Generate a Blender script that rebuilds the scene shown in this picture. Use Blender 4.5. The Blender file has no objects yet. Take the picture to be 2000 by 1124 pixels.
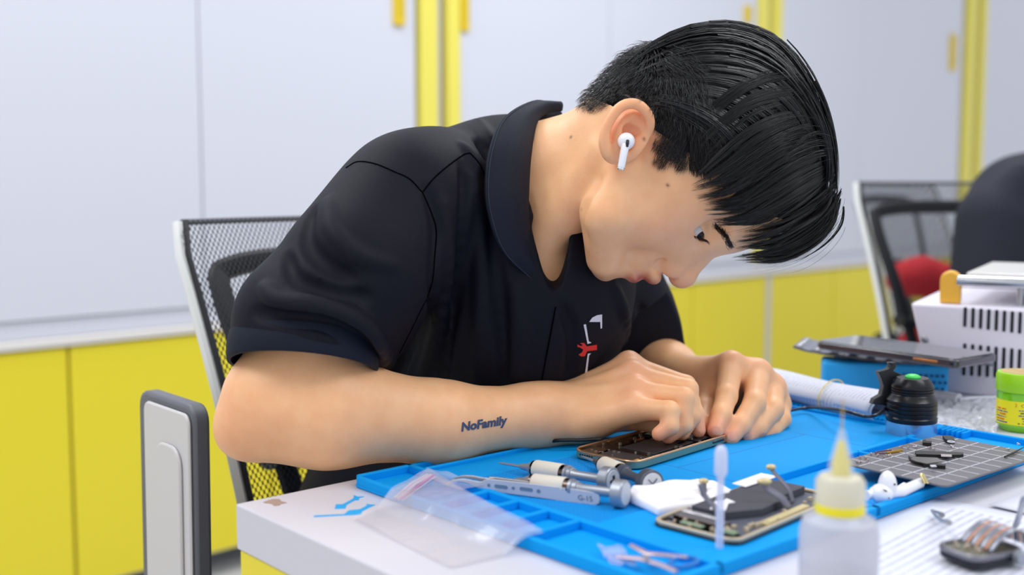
import bpy, bmesh, math, random
import numpy as np
from mathutils import Vector, Matrix
from mathutils.bvhtree import BVHTree

sc = bpy.context.scene
C = sc.collection
# ---------------------------------------------------------------- camera
FPX = 2150.0                       # focal length in pixels of the 2000x1124 frame
CAMZ = 0.995
PITCH = math.atan(196 / FPX)
cam_d = bpy.data.cameras.new('camera'); cam = bpy.data.objects.new('camera', cam_d); C.objects.link(cam)
cam.location = (0, 0, CAMZ); cam.rotation_euler = (math.pi / 2 - PITCH, 0, 0)
cam_d.sensor_width = 36; cam_d.lens = 36 * FPX / 2000
cam_d.clip_start = 0.05; cam_d.clip_end = 60
cam_d.dof.use_dof = True; cam_d.dof.focus_distance = 0.975; cam_d.dof.aperture_fstop = 3.4
sc.camera = cam
# ---------------------------------------------------------------- world, lamps, exposure
w = bpy.data.worlds.new('world'); sc.world = w; w.use_nodes = True
w.node_tree.nodes['Background'].inputs[0].default_value = (0.90, 0.925, 0.985, 1)
w.node_tree.nodes['Background'].inputs[1].default_value = 0.80
def area(name, loc, rot, sx, sy, power, col=(1, 1, 1)):
    d = bpy.data.lights.new(name, 'AREA'); d.shape = 'RECTANGLE'; d.size = sx; d.size_y = sy; d.energy = power; d.color = col
    o = bpy.data.objects.new(name, d); C.objects.link(o); o.location = loc; o.rotation_euler = rot
    return o
area('ceiling_lamp', (-1.3, 0.3, 2.75), (math.radians(-8), math.radians(-22), 0), 1.2, 1.2, 22, (1.0, 0.98, 0.95))
area('ceiling_lamp', (0.9, 2.6, 2.75), (0, 0, math.radians(45)), 1.2, 0.6, 25, (0.96, 0.98, 1.0))
area('ceiling_lamp', (1.5, 0.5, 2.75), (0, math.radians(25), 0), 1.2, 0.6, 17, (0.96, 0.98, 1.0))
area('ceiling_lamp', (-1.2, 2.0, 2.75), (0, 0, math.radians(45)), 1.2, 0.6, 20, (0.98, 0.99, 1.0))
sc.view_settings.view_transform = 'Standard'; sc.view_settings.look = 'None'
sc.view_settings.gamma = 1.0; sc.view_settings.use_curve_mapping = False
sc.view_settings.exposure = 0.08

# ---------------------------------------------------------------- coordinates
cR = np.array([1, 0, 0.]); cF = np.array([0, math.cos(PITCH), -math.sin(PITCH)]); cU = np.array([0, math.sin(PITCH), math.cos(PITCH)])
cO = np.array([0, 0, CAMZ])
def ray(x, y): return cR * (x - 1000) / FPX - cU * (y - 562) / FPX + cF
def P(x, y, d): return cO + ray(x, y) * d                      # a point at depth d metres
def TP(x, y, z=0.75):                                          # a point at height z
    r = ray(x, y); return cO + r * ((z - CAMZ) / r[2])
ANG = math.radians(48.61)
eA = np.array([math.sin(ANG), math.cos(ANG), 0]); eB = np.array([math.cos(ANG), -math.sin(ANG), 0]); eZ = np.array([0, 0, 1.])
TO = TP(717, 962)                                              # back left corner of the blue mat, on the desk top
def UV(u, v, z=0.0): q = TO + eA * u + eB * v; return np.array([q[0], q[1], 0.75 + z])
def uvof(q): q = np.asarray(q) - TO; return float(q @ eA), float(q @ eB)
def zat(y, fwd):                                               # height seen at image row y at horizontal distance fwd
    r = ray(1000, y); return CAMZ + r[2] * fwd / r[1]
ZT = 0.75; ZM = 0.759

# ---------------------------------------------------------------- materials
def lin(c):
    c = c / 255.0
    return c / 12.92 if c <= 0.04045 else ((c + 0.055) / 1.055) ** 2.4
def col(r, g, b): return (lin(r), lin(g), lin(b), 1)
MATS = {}
def mat(name, c=(200, 200, 200), rough=0.5, metal=0.0, spec=0.5, bump=0, bscale=200, trans=0, alpha=1, sss=0, coat=0, sheen=0, var=0, vscale=5):
    if name in MATS: return MATS[name]
    m = bpy.data.materials.new(name); m.use_nodes = True; MATS[name] = m
    nt = m.node_tree; b = nt.nodes['Principled BSDF']
    b.inputs['Base Color'].default_value = col(*c); b.inputs['Roughness'].default_value = rough
    b.inputs['Metallic'].default_value = metal; b.inputs['Specular IOR Level'].default_value = spec
    b.inputs['Transmission Weight'].default_value = trans; b.inputs['Alpha'].default_value = alpha
    b.inputs['Coat Weight'].default_value = coat
    b.inputs['Sheen Weight'].default_value = sheen
    if sss:
        b.inputs['Subsurface Weight'].default_value = sss; b.inputs['Subsurface Radius'].default_value = (0.012, 0.005, 0.003)
        b.inputs['Subsurface Scale'].default_value = 0.5
    tc = nt.nodes.new('ShaderNodeTexCoord')
    if bump:
        n = nt.nodes.new('ShaderNodeTexNoise'); n.inputs['Scale'].default_value = bscale; n.inputs['Detail'].default_value = 4
        nt.links.new(tc.outputs['Object'], n.inputs['Vector'])
        bp = nt.nodes.new('ShaderNodeBump'); bp.inputs['Strength'].default_value = bump; bp.inputs['Distance'].default_value = 0.002
        nt.links.new(n.outputs['Fac'], bp.inputs['Height']); nt.links.new(bp.outputs['Normal'], b.inputs['Normal'])
    if var:
        n = nt.nodes.new('ShaderNodeTexNoise'); n.inputs['Scale'].default_value = vscale
        nt.links.new(tc.outputs['Object'], n.inputs['Vector'])
        mx = nt.nodes.new('ShaderNodeMix'); mx.data_type = 'RGBA'
        k = 1 - var
        mx.inputs[6].default_value = col(*c); q = col(*c); mx.inputs[7].default_value = (q[0] * k, q[1] * k, q[2] * k, 1)
        nt.links.new(n.outputs['Fac'], mx.inputs[0]); nt.links.new(mx.outputs[2], b.inputs['Base Color'])
    return m
def nodes(m): return m.node_tree, m.node_tree.nodes['Principled BSDF']

# ---------------------------------------------------------------- mesh helpers
def finish(me, angle=35):
    for p in me.polygons: p.use_smooth = True
    try: me.set_sharp_from_angle(angle=math.radians(angle))
    except Exception: pass
def link(name, me, m, parent=None):
    o = bpy.data.objects.new(name, me)
    C.objects.link(o)
    for x in (m if isinstance(m, (list, tuple)) else [m]): me.materials.append(x)
    if parent is not None: o.parent = parent
    return o
def tag(o, label, cat, group=None):
    o['label'] = label; o['category'] = cat
    if group: o['group'] = group
    return o
def thing(name, label, cat, loc=(0, 0, 0), rotz=0, group=None):
    o = bpy.data.objects.new(name, None); C.objects.link(o); o.empty_display_size = 0.02
    o.location = loc; o.rotation_euler = (0, 0, rotz)
    return tag(o, label, cat, group)
class MB:
    """collects shapes; build() links them as one mesh object"""
    def __init__(s): s.v = []; s.f = []; s.mi = []; s.m = 0
    def add(s, vs, fs):
        n = len(s.v); s.v += [tuple(map(float, q)) for q in vs]; s.f += [tuple(i + n for i in f) for f in fs]; s.mi += [s.m] * len(fs); return s
    def box(s, c, size, X=(1, 0, 0), Y=(0, 1, 0), Z=(0, 0, 1)):
        c = np.array(c, float); X = np.array(X, float) * size[0] / 2; Y = np.array(Y, float) * size[1] / 2; Z = np.array(Z, float) * size[2] / 2
        vs = [c + a * X + b * Y + d * Z for a in (-1, 1) for b in (-1, 1) for d in (-1, 1)]
        return s.add(vs, [(0, 1, 3, 2), (4, 6, 7, 5), (0, 4, 5, 1), (2, 3, 7, 6), (0, 2, 6, 4), (1, 5, 7, 3)])
    def lathe(s, prof, o, axis=(0, 0, 1), n=32, caps=True):
        """prof: list of (t along axis, radius)"""
        a = np.array(axis, float); a /= np.linalg.norm(a); t = np.array([1, 0, 0.]) if abs(a[0]) < 0.8 else np.array([0, 1, 0.])
        b = np.cross(a, t); b /= np.linalg.norm(b); c = np.cross(a, b); o = np.array(o, float); vs = []; fs = []
        for (h, r) in prof:
            for i in range(n):
                q = 2 * math.pi * i / n; vs.append(o + a * h + (b * math.cos(q) + c * math.sin(q)) * max(r, 1e-6))
        for k in range(len(prof) - 1):
            for i in range(n):
                j = (i + 1) % n; fs.append((k * n + i, k * n + j, (k + 1) * n + j, (k + 1) * n + i))
        if caps:
            fs.append(tuple(range(n - 1, -1, -1))); fs.append(tuple((len(prof) - 1) * n + i for i in range(n)))
        return s.add(vs, fs)
    def cyl(s, p0, p1, r0, r1=None, n=20):
        p0 = np.array(p0, float); p1 = np.array(p1, float); L = np.linalg.norm(p1 - p0)
        return s.lathe([(0, r0), (L, r0 if r1 is None else r1)], p0, p1 - p0, n)
    def ball(s, c, r, n=16, sc3=(1, 1, 1), ax=None):
        vs = []; fs = []; A = np.eye(3) if ax is None else np.array(ax)
        for i in range(n + 1):
            for j in range(2 * n):
                th = math.pi * i / n; ph = math.pi * j / n
                q = np.array([math.sin(th) * math.cos(ph) * sc3[0], math.sin(th) * math.sin(ph) * sc3[1], math.cos(th) * sc3[2]]) * r
                vs.append(np.array(c) + q @ A)
        for i in range(n):
            for j in range(2 * n):
                k = (j + 1) % (2 * n); fs.append((i * 2 * n + j, (i + 1) * 2 * n + j, (i + 1) * 2 * n + k, i * 2 * n + k))
        return s.add(vs, fs)
    def tube(s, pts, r, n=10, caps=True, flat=1.0, up=(0, 0, 1)):
        pts = [np.array(p, float) for p in pts]; m = len(pts); rs = r if isinstance(r, (list, tuple)) else [r] * m; vs = []; fs = []
        upv = np.array(up, float)
        for k in range(m):
            d = pts[min(k + 1, m - 1)] - pts[max(k - 1, 0)]; d = d / (np.linalg.norm(d) + 1e-12)
            b = np.cross(d, upv)
            if np.linalg.norm(b) < 1e-3: b = np.cross(d, np.array([0, 1, 0.01]))
            b /= np.linalg.norm(b); c = np.cross(b, d)
            for i in range(n):
                q = 2 * math.pi * i / n; vs.append(pts[k] + (b * math.cos(q) + c * math.sin(q) * flat) * rs[k])
        for k in range(m - 1):
            for i in range(n):
                j = (i + 1) % n; fs.append((k * n + i, (k + 1) * n + i, (k + 1) * n + j, k * n + j))
        if caps: fs.append(tuple(range(n))); fs.append(tuple((m - 1) * n + i for i in range(n - 1, -1, -1)))
        return s.add(vs, fs)
    def prism(s, poly, h, flip=False):
        """poly: 3-D outline, h: extrusion vector"""
        n = len(poly); h = np.array(h, float); vs = [np.array(p, float) for p in poly] + [np.array(p, float) + h for p in poly]
        fs = [tuple(range(n - 1, -1, -1)), tuple(range(n, 2 * n))] + [(i, (i + 1) % n, n + (i + 1) % n, n + i) for i in range(n)]
        return s.add(vs, fs)
    def ring(s, outer, inner, h):
        n = len(outer); h = np.array(h, float); o = [np.array(p, float) for p in outer]; i_ = [np.array(p, float) for p in inner]
        vs = o + i_ + [p + h for p in o] + [p + h for p in i_]; fs = []
        for k in range(n):
            j = (k + 1) % n
            fs += [(k, j, 2 * n + j, 2 * n + k), (n + j, n + k, 3 * n + k, 3 * n + j), (2 * n + k, 2 * n + j, 3 * n + j, 3 * n + k), (j, k, n + k, n + j)]
        return s.add(vs, fs)
    def grid(s, fn, nu, nv):
        vs = [fn(i / nu, j / nv) for j in range(nv + 1) for i in range(nu + 1)]
        fs = [(j * (nu + 1) + i, j * (nu + 1) + i + 1, (j + 1) * (nu + 1) + i + 1, (j + 1) * (nu + 1) + i) for j in range(nv) for i in range(nu)]
        return s.add(vs, fs)
    def build(s, name, m, parent=None, bevel=0, seg=2, local=False, angle=35, solid=0, sub=0, fix=True):
        me = bpy.data.meshes.new(name); vs = s.v
        if parent is not None and not local:
            pm = Matrix.LocRotScale(parent.location, parent.rotation_euler, None).inverted() if parent.type == 'EMPTY' else None
            if pm is None:
                g = parent.get('_w'); pm = None
                pp = parent.parent
                while pp is not None and pp.type != 'EMPTY': pp = pp.parent
                pm = Matrix.LocRotScale(pp.location, pp.rotation_euler, None).inverted() if pp else Matrix.Identity(4)
            vs = [tuple(pm @ Vector(q)) for q in s.v]
        me.from_pydata(vs, [], s.f); me.update()
        if fix:
            bm = bmesh.new(); bm.from_mesh(me); bmesh.ops.recalc_face_normals(bm, faces=bm.faces); bm.to_mesh(me); bm.free()
        ms = m if isinstance(m, (list, tuple)) else [m]
        o = link(name, me, ms, parent)
        if len(ms) > 1: me.polygons.foreach_set('material_index', s.mi)
        finish(me, angle)
        if sub: q = o.modifiers.new('sub', 'SUBSURF'); q.levels = sub; q.render_levels = sub
        if solid: q = o.modifiers.new('solid', 'SOLIDIFY'); q.thickness = solid; q.offset = 0
        if bevel:
            q = o.modifiers.new('bevel', 'BEVEL'); q.width = bevel; q.segments = seg; q.limit_method = 'ANGLE'; q.angle_limit = math.radians(40)
            q.harden_normals = False
        return o
def struct(o): o['kind'] = 'structure'; return o
def rrect(w_, h_, r, n=6):
    out = []
    for (sx, sy, a0) in ((1, 1, 0), (-1, 1, 90), (-1, -1, 180), (1, -1, 270)):
        for i in range(n + 1):
            a = math.radians(a0 + 90 * i / n); out.append((sx * (w_ / 2 - r) + r * math.cos(a), sy * (h_ / 2 - r) + r * math.sin(a)))
    return out
class Fr:
    """a local frame on the desk: origin (u,v,z), rotated by deg from the desk's own axes"""
    def __init__(s, u, v, z=0.0, deg=0): 
        a = math.radians(deg); s.o = UV(u, v, z); s.x = eA * math.cos(a) + eB * math.sin(a); s.y = -eA * math.sin(a) + eB * math.cos(a)
    def p(s, x, y, z=0): return s.o + s.x * x + s.y * y + eZ * z
    def box(s, mb, x, y, z, w_, d_, h_): mb.box(s.p(x, y, z), (w_, d_, h_), s.x, s.y, eZ); return mb
    def poly(s, pts, z=0): return [s.p(a, b, z) for a, b in pts]
def text_geo(txt, size, font_shear=0.0, bold=0.0):
    cu = bpy.data.curves.new('lettering', 'FONT'); cu.body = txt; cu.size = size; cu.shear = font_shear; cu.offset = bold; cu.resolution_u = 3
    cu.align_x = 'CENTER'; cu.align_y = 'CENTER'
    o = bpy.data.objects.new('lettering', cu); C.objects.link(o); bpy.context.view_layer.update()
    me = bpy.data.meshes.new_from_object(o); bpy.data.objects.remove(o)
    vs = [tuple(v.co) for v in me.vertices]; fs = [tuple(p.vertices) for p in me.polygons]
    bpy.data.meshes.remove(me); return vs, fs

# ---------------------------------------------------------------- implicit surfaces (one continuous body)
class SDF:
    def __init__(s): s.ops = []
    def _a(s, fn, lo, hi, op, k): s.ops.append((fn, np.array(lo) - k - 0.004, np.array(hi) + k + 0.004, op, k)); return s
    def rc(s, a, b, ra, rb, k=0.01, op='U', flat=None):
        a = np.array(a, float); b = np.array(b, float); ab = b - a; L2 = max(ab @ ab, 1e-12)
        if flat is not None: n = np.array(flat[0], float); n /= np.linalg.norm(n); q = 1 / flat[1] - 1
        def fn(p):
            x = p - a
            if flat is not None: x = x + (x @ n)[:, None] * n * q; 
            t = np.clip(x @ ab / L2, 0, 1)
            return np.linalg.norm(x - t[:, None] * ab, axis=1) - (ra + (rb - ra) * t)
        R = max(ra, rb) * (1 if flat is None else max(1, flat[1]))
        return s._a(fn, np.minimum(a, b) - R, np.maximum(a, b) + R, op, k)
    def chain(s, pts, rs, k=0.008, op='U', flat=None):
        for i in range(len(pts) - 1): s.rc(pts[i], pts[i + 1], rs[i], rs[i + 1], k, op, flat)
        return s
    def el(s, c, radii, deg=0, k=0.01, op='U', ax=None, yaw=0):
        """ellipsoid; radii along camera right / up / depth, turned by deg in the picture plane, then yaw about camera up"""
        c = np.array(c, float); r = np.array(radii, float)
        if ax is None:
            t = math.radians(deg); X = cR * math.cos(t) + cU * math.sin(t); Y = -cR * math.sin(t) + cU * math.cos(t); Z = cF
            if yaw:
                g = math.radians(yaw); X, Z = X * math.cos(g) + Z * math.sin(g), -X * math.sin(g) + Z * math.cos(g)
            ax = np.array([X, Y, Z])
        ax = np.array(ax)
        def fn(p):
            q = (p - c) @ ax.T; k0 = np.linalg.norm(q / r, axis=1); k1 = np.linalg.norm(q / r ** 2, axis=1) + 1e-9
            return k0 * (k0 - 1) / k1
        R = r.max(); return s._a(fn, c - R, c + R, op, k)
    def fn(s, f, lo, hi, op='U', k=0.001): return s._a(f, lo, hi, op, k)
    def ev(s, p, lo, hi):
        d = np.full(len(p), 1.0)
        for (f, l, h, op, k) in s.ops:
            if (l > hi).any() or (h < lo).any(): continue
            e = f(p)
            if op == 'U': hh = np.maximum(k - np.abs(d - e), 0) / k; d = np.minimum(d, e) - hh * hh * k * 0.25
            elif op == 'S': e = -e; hh = np.maximum(k - np.abs(d - e), 0) / k; d = np.maximum(d, e) + hh * hh * k * 0.25
        return d
    def bounds(s):
        u = [o for o in s.ops if o[3] == 'U']
        return np.min([o[1] for o in u], 0), np.max([o[2] for o in u], 0)
    def mesh(s, h, N=32):
        lo, hi = s.bounds(); base = lo - 2 * h; nn = np.ceil((hi + 2 * h - base) / (h * N)).astype(int)
        keys = []; verts = []; quads = []
        BIG = np.int64(1 << 20)
        def key(i, j, k): return (i.astype(np.int64) * BIG + j) * BIG + k
        r = np.arange(N + 2); gi, gj, gk = np.meshgrid(r, r, r, indexing='ij')
        rad = h * N * 0.5 * 1.9
        for cx in range(nn[0]):
            for cy in range(nn[1]):
                for cz in range(nn[2]):
                    i0 = np.array([cx, cy, cz]) * N - 1
                    l = base + i0 * h; hh = l + (N + 1) * h
                    ops = [o for o in s.ops if not ((o[1] > hh).any() or (o[2] < l).any())]
                    if not any(o[3] == 'U' for o in ops): continue
                    c0 = ((l + hh) / 2)[None]
                    sv = s.ev(c0, l, hh)[0]
                    if abs(sv) > rad + 0.03: continue
                    pts = np.stack([l[0] + gi * h, l[1] + gj * h, l[2] + gk * h], -1).reshape(-1, 3)
                    d = s.ev(pts, l, hh).reshape(N + 2, N + 2, N + 2)
                    ins = d < 0
                    if ins.all() or not ins.any(): continue
                    cnt = sum(ins[a:N + 1 + a, b:N + 1 + b, c:N + 1 + c].astype(np.int8) for a in (0, 1) for b in (0, 1) for c in (0, 1))
                    I, J, K = np.nonzero((cnt > 0) & (cnt < 8))
                    acc = np.zeros((len(I), 3)); num = np.zeros(len(I))
                    cn = [(a, b, c) for a in (0, 1) for b in (0, 1) for c in (0, 1)]
                    for A in cn:
                        for B in cn:
                            if A < B and sum(abs(x - y) for x, y in zip(A, B)) == 1:
                                da = d[I + A[0], J + A[1], K + A[2]]; db = d[I + B[0], J + B[1], K + B[2]]
                                mk = (da < 0) != (db < 0); t = np.where(mk, da / np.where(mk, da - db, 1), 0)
                                pa = np.array(A, float); pb = np.array(B, float)
                                acc += np.where(mk[:, None], pa + t[:, None] * (pb - pa), 0); num += mk
                    pos = l + (np.stack([I, J, K], 1) + acc / num[:, None]) * h
                    keys.append(key(I + i0[0] + 2, J + i0[1] + 2, K + i0[2] + 2)); verts.append(pos)
                    for ax in range(3):
                        e = [0, 0, 0]; e[ax] = 1
                        a = ins[1:N + 1, 1:N + 1, 1:N + 1]; b = ins[1 + e[0]:N + 1 + e[0], 1 + e[1]:N + 1 + e[1], 1 + e[2]:N + 1 + e[2]]
                        X, Y, Z = np.nonzero(a != b); fl = a[X, Y, Z]
                        X = X + 1; Y = Y + 1; Z = Z + 1
                        o1 = [0, 0, 0]; o1[(ax + 1) % 3] = 1; o2 = [0, 0, 0]; o2[(ax + 2) % 3] = 1
                        def kk(m1, m2):
                            return key(X - m1 * o1[0] - m2 * o2[0] + i0[0] + 2, Y - m1 * o1[1] - m2 * o2[1] + i0[1] + 2, Z - m1 * o1[2] - m2 * o2[2] + i0[2] + 2)
                        q = np.stack([kk(1, 1), kk(0, 1), kk(0, 0), kk(1, 0)], 1)
                        q[~fl] = q[~fl][:, ::-1]
                        quads.append(q)
        keys = np.concatenate(keys); verts = np.concatenate(verts); quads = np.concatenate(quads)
        uk, idx = np.unique(keys, return_index=True); verts = verts[idx]
        f = np.searchsorted(uk, quads)
        return verts, f
def smooth_verts(v, f, it=2, lam=0.5):
    for _ in range(it):
        acc = np.zeros_like(v); n = np.zeros(len(v))
        for a, b in ((0, 1), (1, 2), (2, 3), (3, 0)):
            np.add.at(acc, f[:, a], v[f[:, b]]); np.add.at(acc, f[:, b], v[f[:, a]]); np.add.at(n, f[:, a], 1); np.add.at(n, f[:, b], 1)
        v = v + lam * (acc / np.maximum(n, 1)[:, None] - v)
    return v
def nmesh(name, v, f, m, parent=None, cols=None):
    if parent is not None:
        pp = parent
        while pp is not None and pp.type != 'EMPTY': pp = pp.parent
        if pp is not None: v = v - np.array(pp.location)
    me = bpy.data.meshes.new(name); n = f.shape[1]
    me.vertices.add(len(v)); me.vertices.foreach_set('co', v.astype(np.float32).ravel())
    me.loops.add(f.size); me.loops.foreach_set('vertex_index', f.astype(np.int32).ravel())
    me.polygons.add(len(f)); me.polygons.foreach_set('loop_start', np.arange(0, f.size, n, dtype=np.int32)); me.polygons.foreach_set('loop_total', np.full(len(f), n, np.int32))
    me.polygons.foreach_set('use_smooth', np.ones(len(f), bool)); me.update(calc_edges=True)
    if cols is not None:
        a = me.color_attributes.new('tone', 'FLOAT_COLOR', 'POINT'); a.data.foreach_set('color', np.concatenate([cols, np.ones((len(v), 1))], 1).astype(np.float32).ravel())
    return link(name, me, m, parent)
def smod(s, name, h, m, parent=None, it=2, colfn=None, keep=False):
    v, f = s.mesh(h); v = smooth_verts(v, f, it)
    o = nmesh(name, v, f, m, parent, colfn(v) if colfn else None)
    return (o, BVHTree.FromPolygons(v.tolist(), f.tolist())) if keep else o
def catmull(pts, n):
    pts = np.array(pts, float); q = np.vstack([2 * pts[0] - pts[1], pts, 2 * pts[-1] - pts[-2]]); out = []
    m = len(pts) - 1
    for t in np.linspace(0, m, n):
        i = min(int(t), m - 1); u = t - i; a, b, c, d = q[i], q[i + 1], q[i + 2], q[i + 3]
        out.append(0.5 * (2 * b + (c - a) * u + (2 * a - 5 * b + 4 * c - d) * u * u + (3 * b - a - 3 * c + d) * u ** 3))
    return np.array(out)
# ================================================================= the room
WA = math.radians(45.6); wd = np.array([math.sin(WA), math.cos(WA), 0]); wn = np.array([math.cos(WA), -math.sin(WA), 0])   # along the cabinets, out of the cabinets
W0 = TP(0, 690, 0.635); W0 = np.array([W0[0], W0[1], 0])
def Wp(s, z, out=0.0): return W0 + wd * s + wn * out + eZ * z
m_wht = mat('white_laminate', (214, 217, 229), rough=0.35, spec=0.4)
m_yel = mat('yellow_laminate', (238, 221, 52), rough=0.4, spec=0.4, var=0.06, vscale=1.5)
m_yelp = mat('yellow_frame', (238, 226, 96), rough=0.4)
m_hnd = mat('yellow_handle', (232, 200, 40), rough=0.4)
m_gap = mat('pale_gap', (206, 206, 224), rough=0.7)  # pale carcass colour showing between the stiles
m_ledge = mat('beige_ledge', (222, 218, 214), rough=0.5)
m_wall = mat('wall_paint', (220, 221, 230), rough=0.8)
mb = MB(); mb.box(Wp(2.6, 1.35, -0.33), (11.0, 0.06, 2.7), wd, wn, eZ); struct(mb.build('wall_back', m_wall))
mb = MB(); mb.box((0.8, 2.6, -0.02), (9.0, 9.0, 0.04)); o = mb.build('floor', mat('floor_tile', (205, 205, 205), rough=0.25, var=.05)); struct(o)
def wbox(mb, s0, s1, z0, z1, o0, o1): mb.box(Wp((s0 + s1) / 2, (z0 + z1) / 2, (o0 + o1) / 2), (s1 - s0, abs(o1 - o0), z1 - z0), wd, wn, eZ); return mb
# lower yellow cabinets
seams = [-0.90, -0.375, 0.15, 0.675, 1.20, 1.86, 2.515, 3.02, 3.56, 4.10, 4.65, 5.20, 5.75, 6.3]
pos = ['left of the mesh chair, at the picture edge', 'left half seen behind the armrest', 'behind the mesh chair', 'hidden mostly by the person', 'behind the person', 'just right of the chin', 'under the fringe', 'left of the far chair', 'behind the far chair', 'behind the far chair and bag', 'behind the heating plate', 'behind the seated far person', 'behind the far person']
lows = ['yellow low cabinet at the far left behind the mesh chair', 'yellow low cabinet beside the left picture edge, left of its dark seam', 'yellow low cabinet behind the grey armrest',
        'yellow low cabinet behind the mesh chair back', 'yellow low cabinet behind the back of the black polo', 'yellow low cabinet directly below the chin and nose', 'yellow low cabinet below the hanging fringe, left of a white strip',
        'yellow low cabinet between the white strip and the far mesh chair', 'yellow low cabinet behind the far mesh chair frame', 'yellow low cabinet behind the far mesh chair seat', 'yellow low cabinet behind the red jacket', 'yellow low cabinet behind the white heating box', 'yellow low cabinet at the far right end of the row']
for i in range(len(seams) - 1):
    a, b = seams[i], seams[i + 1]
    t = thing('low_cabinet', lows[i], 'cabinet', tuple(Wp((a + b) / 2, 0)), group='yellow low cabinets along the back wall')
    g2 = 0.004
    if abs(b - 3.02) < .01: g2 = 0.002
    wbox(MB(), a + 0.002, b - 0.002, 0.06, 0.634, -0.29, -0.022).build('carcass', m_wht, t)
    wbox(MB(), a + (0.040 if abs(a - 3.02) < .01 else 0.003), b - g2, 0.07, 0.632, -0.02, 0.0).build('door', m_yel, t, bevel=0.0015)
mb = wbox(MB(), 3.022, 3.052, 0.06, 0.633, -0.02, 0.002); tag(mb.build('cover_strip', mat('grey_strip', (208, 206, 206), rough=.5)), 'pale grey upright strip between two yellow low cabinets under the fringe', 'strip')
tag(wbox(MB(), -0.9, 6.3, 0.636, 0.655, -0.29, 0.010).build('ledge', m_ledge, bevel=0.003), 'long pale ledge running over the yellow low cabinets', 'ledge')
# upper white cabinets with yellow stiles
tops = [(-0.9, 1.2995, [(-0.9, -0.2), (-0.2, 0.499), (0.499, 1.182)], [(1.197, 1.262)], 'tall white cabinet unit filling the left of the picture'),
        (1.30, 3.0465, [(1.352, 2.037), (2.037, 2.925)], [(1.302, 1.350), (2.93, 3.002)], 'tall white cabinet unit behind the head, between the yellow stiles'),
        (3.047, 5.0345, [(3.107, 3.775), (3.775, 4.80)], [(3.05, 3.104), (4.872, 4.965)], 'tall white cabinet unit right of the hair, with a short yellow pull'),
        (5.035, 7.0, [(5.10, 6.0), (6.0, 7.0)], [(5.04, 5.097)], 'tall white cabinet unit at the far right above the second person')]
hnds = {0: [(1.10, 1.138, 1.45, 1.72)], 1: [(1.353, 1.383, 1.458, 1.72), (2.832, 2.872, 1.636, 1.70)], 2: [(4.66, 4.72, 1.585, 1.765)], 3: []}
for i, (a, b, doors, stiles, lab) in enumerate(tops):
    t = thing('tall_cabinet', lab, 'cabinet', tuple(Wp((a + b) / 2, 0.657)), group='tall white cabinets along the back wall')
    wbox(MB(), a + .001, b - .001, 0.70, 2.45, -0.29, -0.032).build('carcass', m_gap, t)
    wbox(MB(), a + .001, b - .001, 0.656, 0.698, -0.28, -0.018).build('plinth', m_wht, t, bevel=.002)
    for (c, d) in doors:
        dr = wbox(MB(), c + 0.0015, d - 0.0015, 0.700, 2.44, -0.030, -0.008).build('door', m_wht, t, bevel=0.002)
        for (h0, h1, z0, z1) in hnds[i]:
            if c <= h0 <= d:
                wbox(MB(), h0, h1, z0, z1, -0.010, 0.004).build('pull_handle', m_hnd, dr, bevel=0.003)
                wbox(MB(), h0 + .008, h1 - .008, z0 + .02, z1, 0.0035, 0.0045).build('pull_recess', mat('handle_dark', (212, 184, 0), rough=.5), dr)
    for (c, d) in stiles: wbox(MB(), c, d, 0.699, 2.44, -0.030, -0.002).build('stile', m_yelp, t, bevel=0.002)

# ================================================================= mesh-backed office chairs
m_mesh = mat('chair_mesh', (16, 20, 30), rough=0.6)
def mesh_nodes():
    nt, b = nodes(m_mesh); uv = nt.nodes.new('ShaderNodeUVMap'); sep = nt.nodes.new('ShaderNodeSeparateXYZ'); nt.links.new(uv.outputs[0], sep.inputs[0])
    def M(op, a, bb=None):
        n = nt.nodes.new('ShaderNodeMath'); n.operation = op
        for k, x in enumerate((a, bb)):
            if x is None: continue
            if isinstance(x, (int, float)): n.inputs[k].default_value = x
            else: nt.links.new(x, n.inputs[k])
        return n.outputs[0]
    def dots(ox, oy):
        x = M('SUBTRACT', M('FRACT', M('ADD', M('DIVIDE', sep.outputs[0], 0.0072), ox)), 0.5); y = M('SUBTRACT', M('FRACT', M('ADD', M('DIVIDE', sep.outputs[1], 0.0098), oy)), 0.5)
        return M('ADD', M('POWER', M('ABSOLUTE', M('MULTIPLY', x, 0.0072 / 0.0024)), 2), M('POWER', M('ABSOLUTE', M('MULTIPLY', y, 0.0098 / 0.0030)), 2))
    d = M('MINIMUM', dots(0, 0), dots(0.5, 0.5)); al = M('GREATER_THAN', d, 1.0); nt.links.new(al, b.inputs['Alpha'])
mesh_nodes()
m_cw = mat('chair_white_frame', (226, 228, 226), rough=0.4); m_cg = mat('chair_grey_rim', (98, 100, 108), rough=0.45); m_cl = mat('armrest_grey', (206, 204, 204), rough=0.35)
m_cb = mat('chair_black', (26, 28, 34), rough=0.5); m_seat = mat('seat_fabric', (30, 32, 38), rough=.9, bump=.2)
def back_pt(x, h, off=0.0):
    """local point on the backrest: x across, h 0 bottom..1 top"""
    z = 0.487 + 0.470 * h; y = -0.135 - 0.165 * h + 0.02 * math.sin(h * math.pi) - 0.055 * (1 - (x / 0.235) ** 2) * (0.6 + .4 * h) + 0.03
    n = np.array([0, 0.94, 0.33]); return np.array([x, y, z]) + n * off
def halfw(h): return 0.205 + 0.03 * h - 0.010 * max(0, (h - .96) / .04) ** 2
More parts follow.
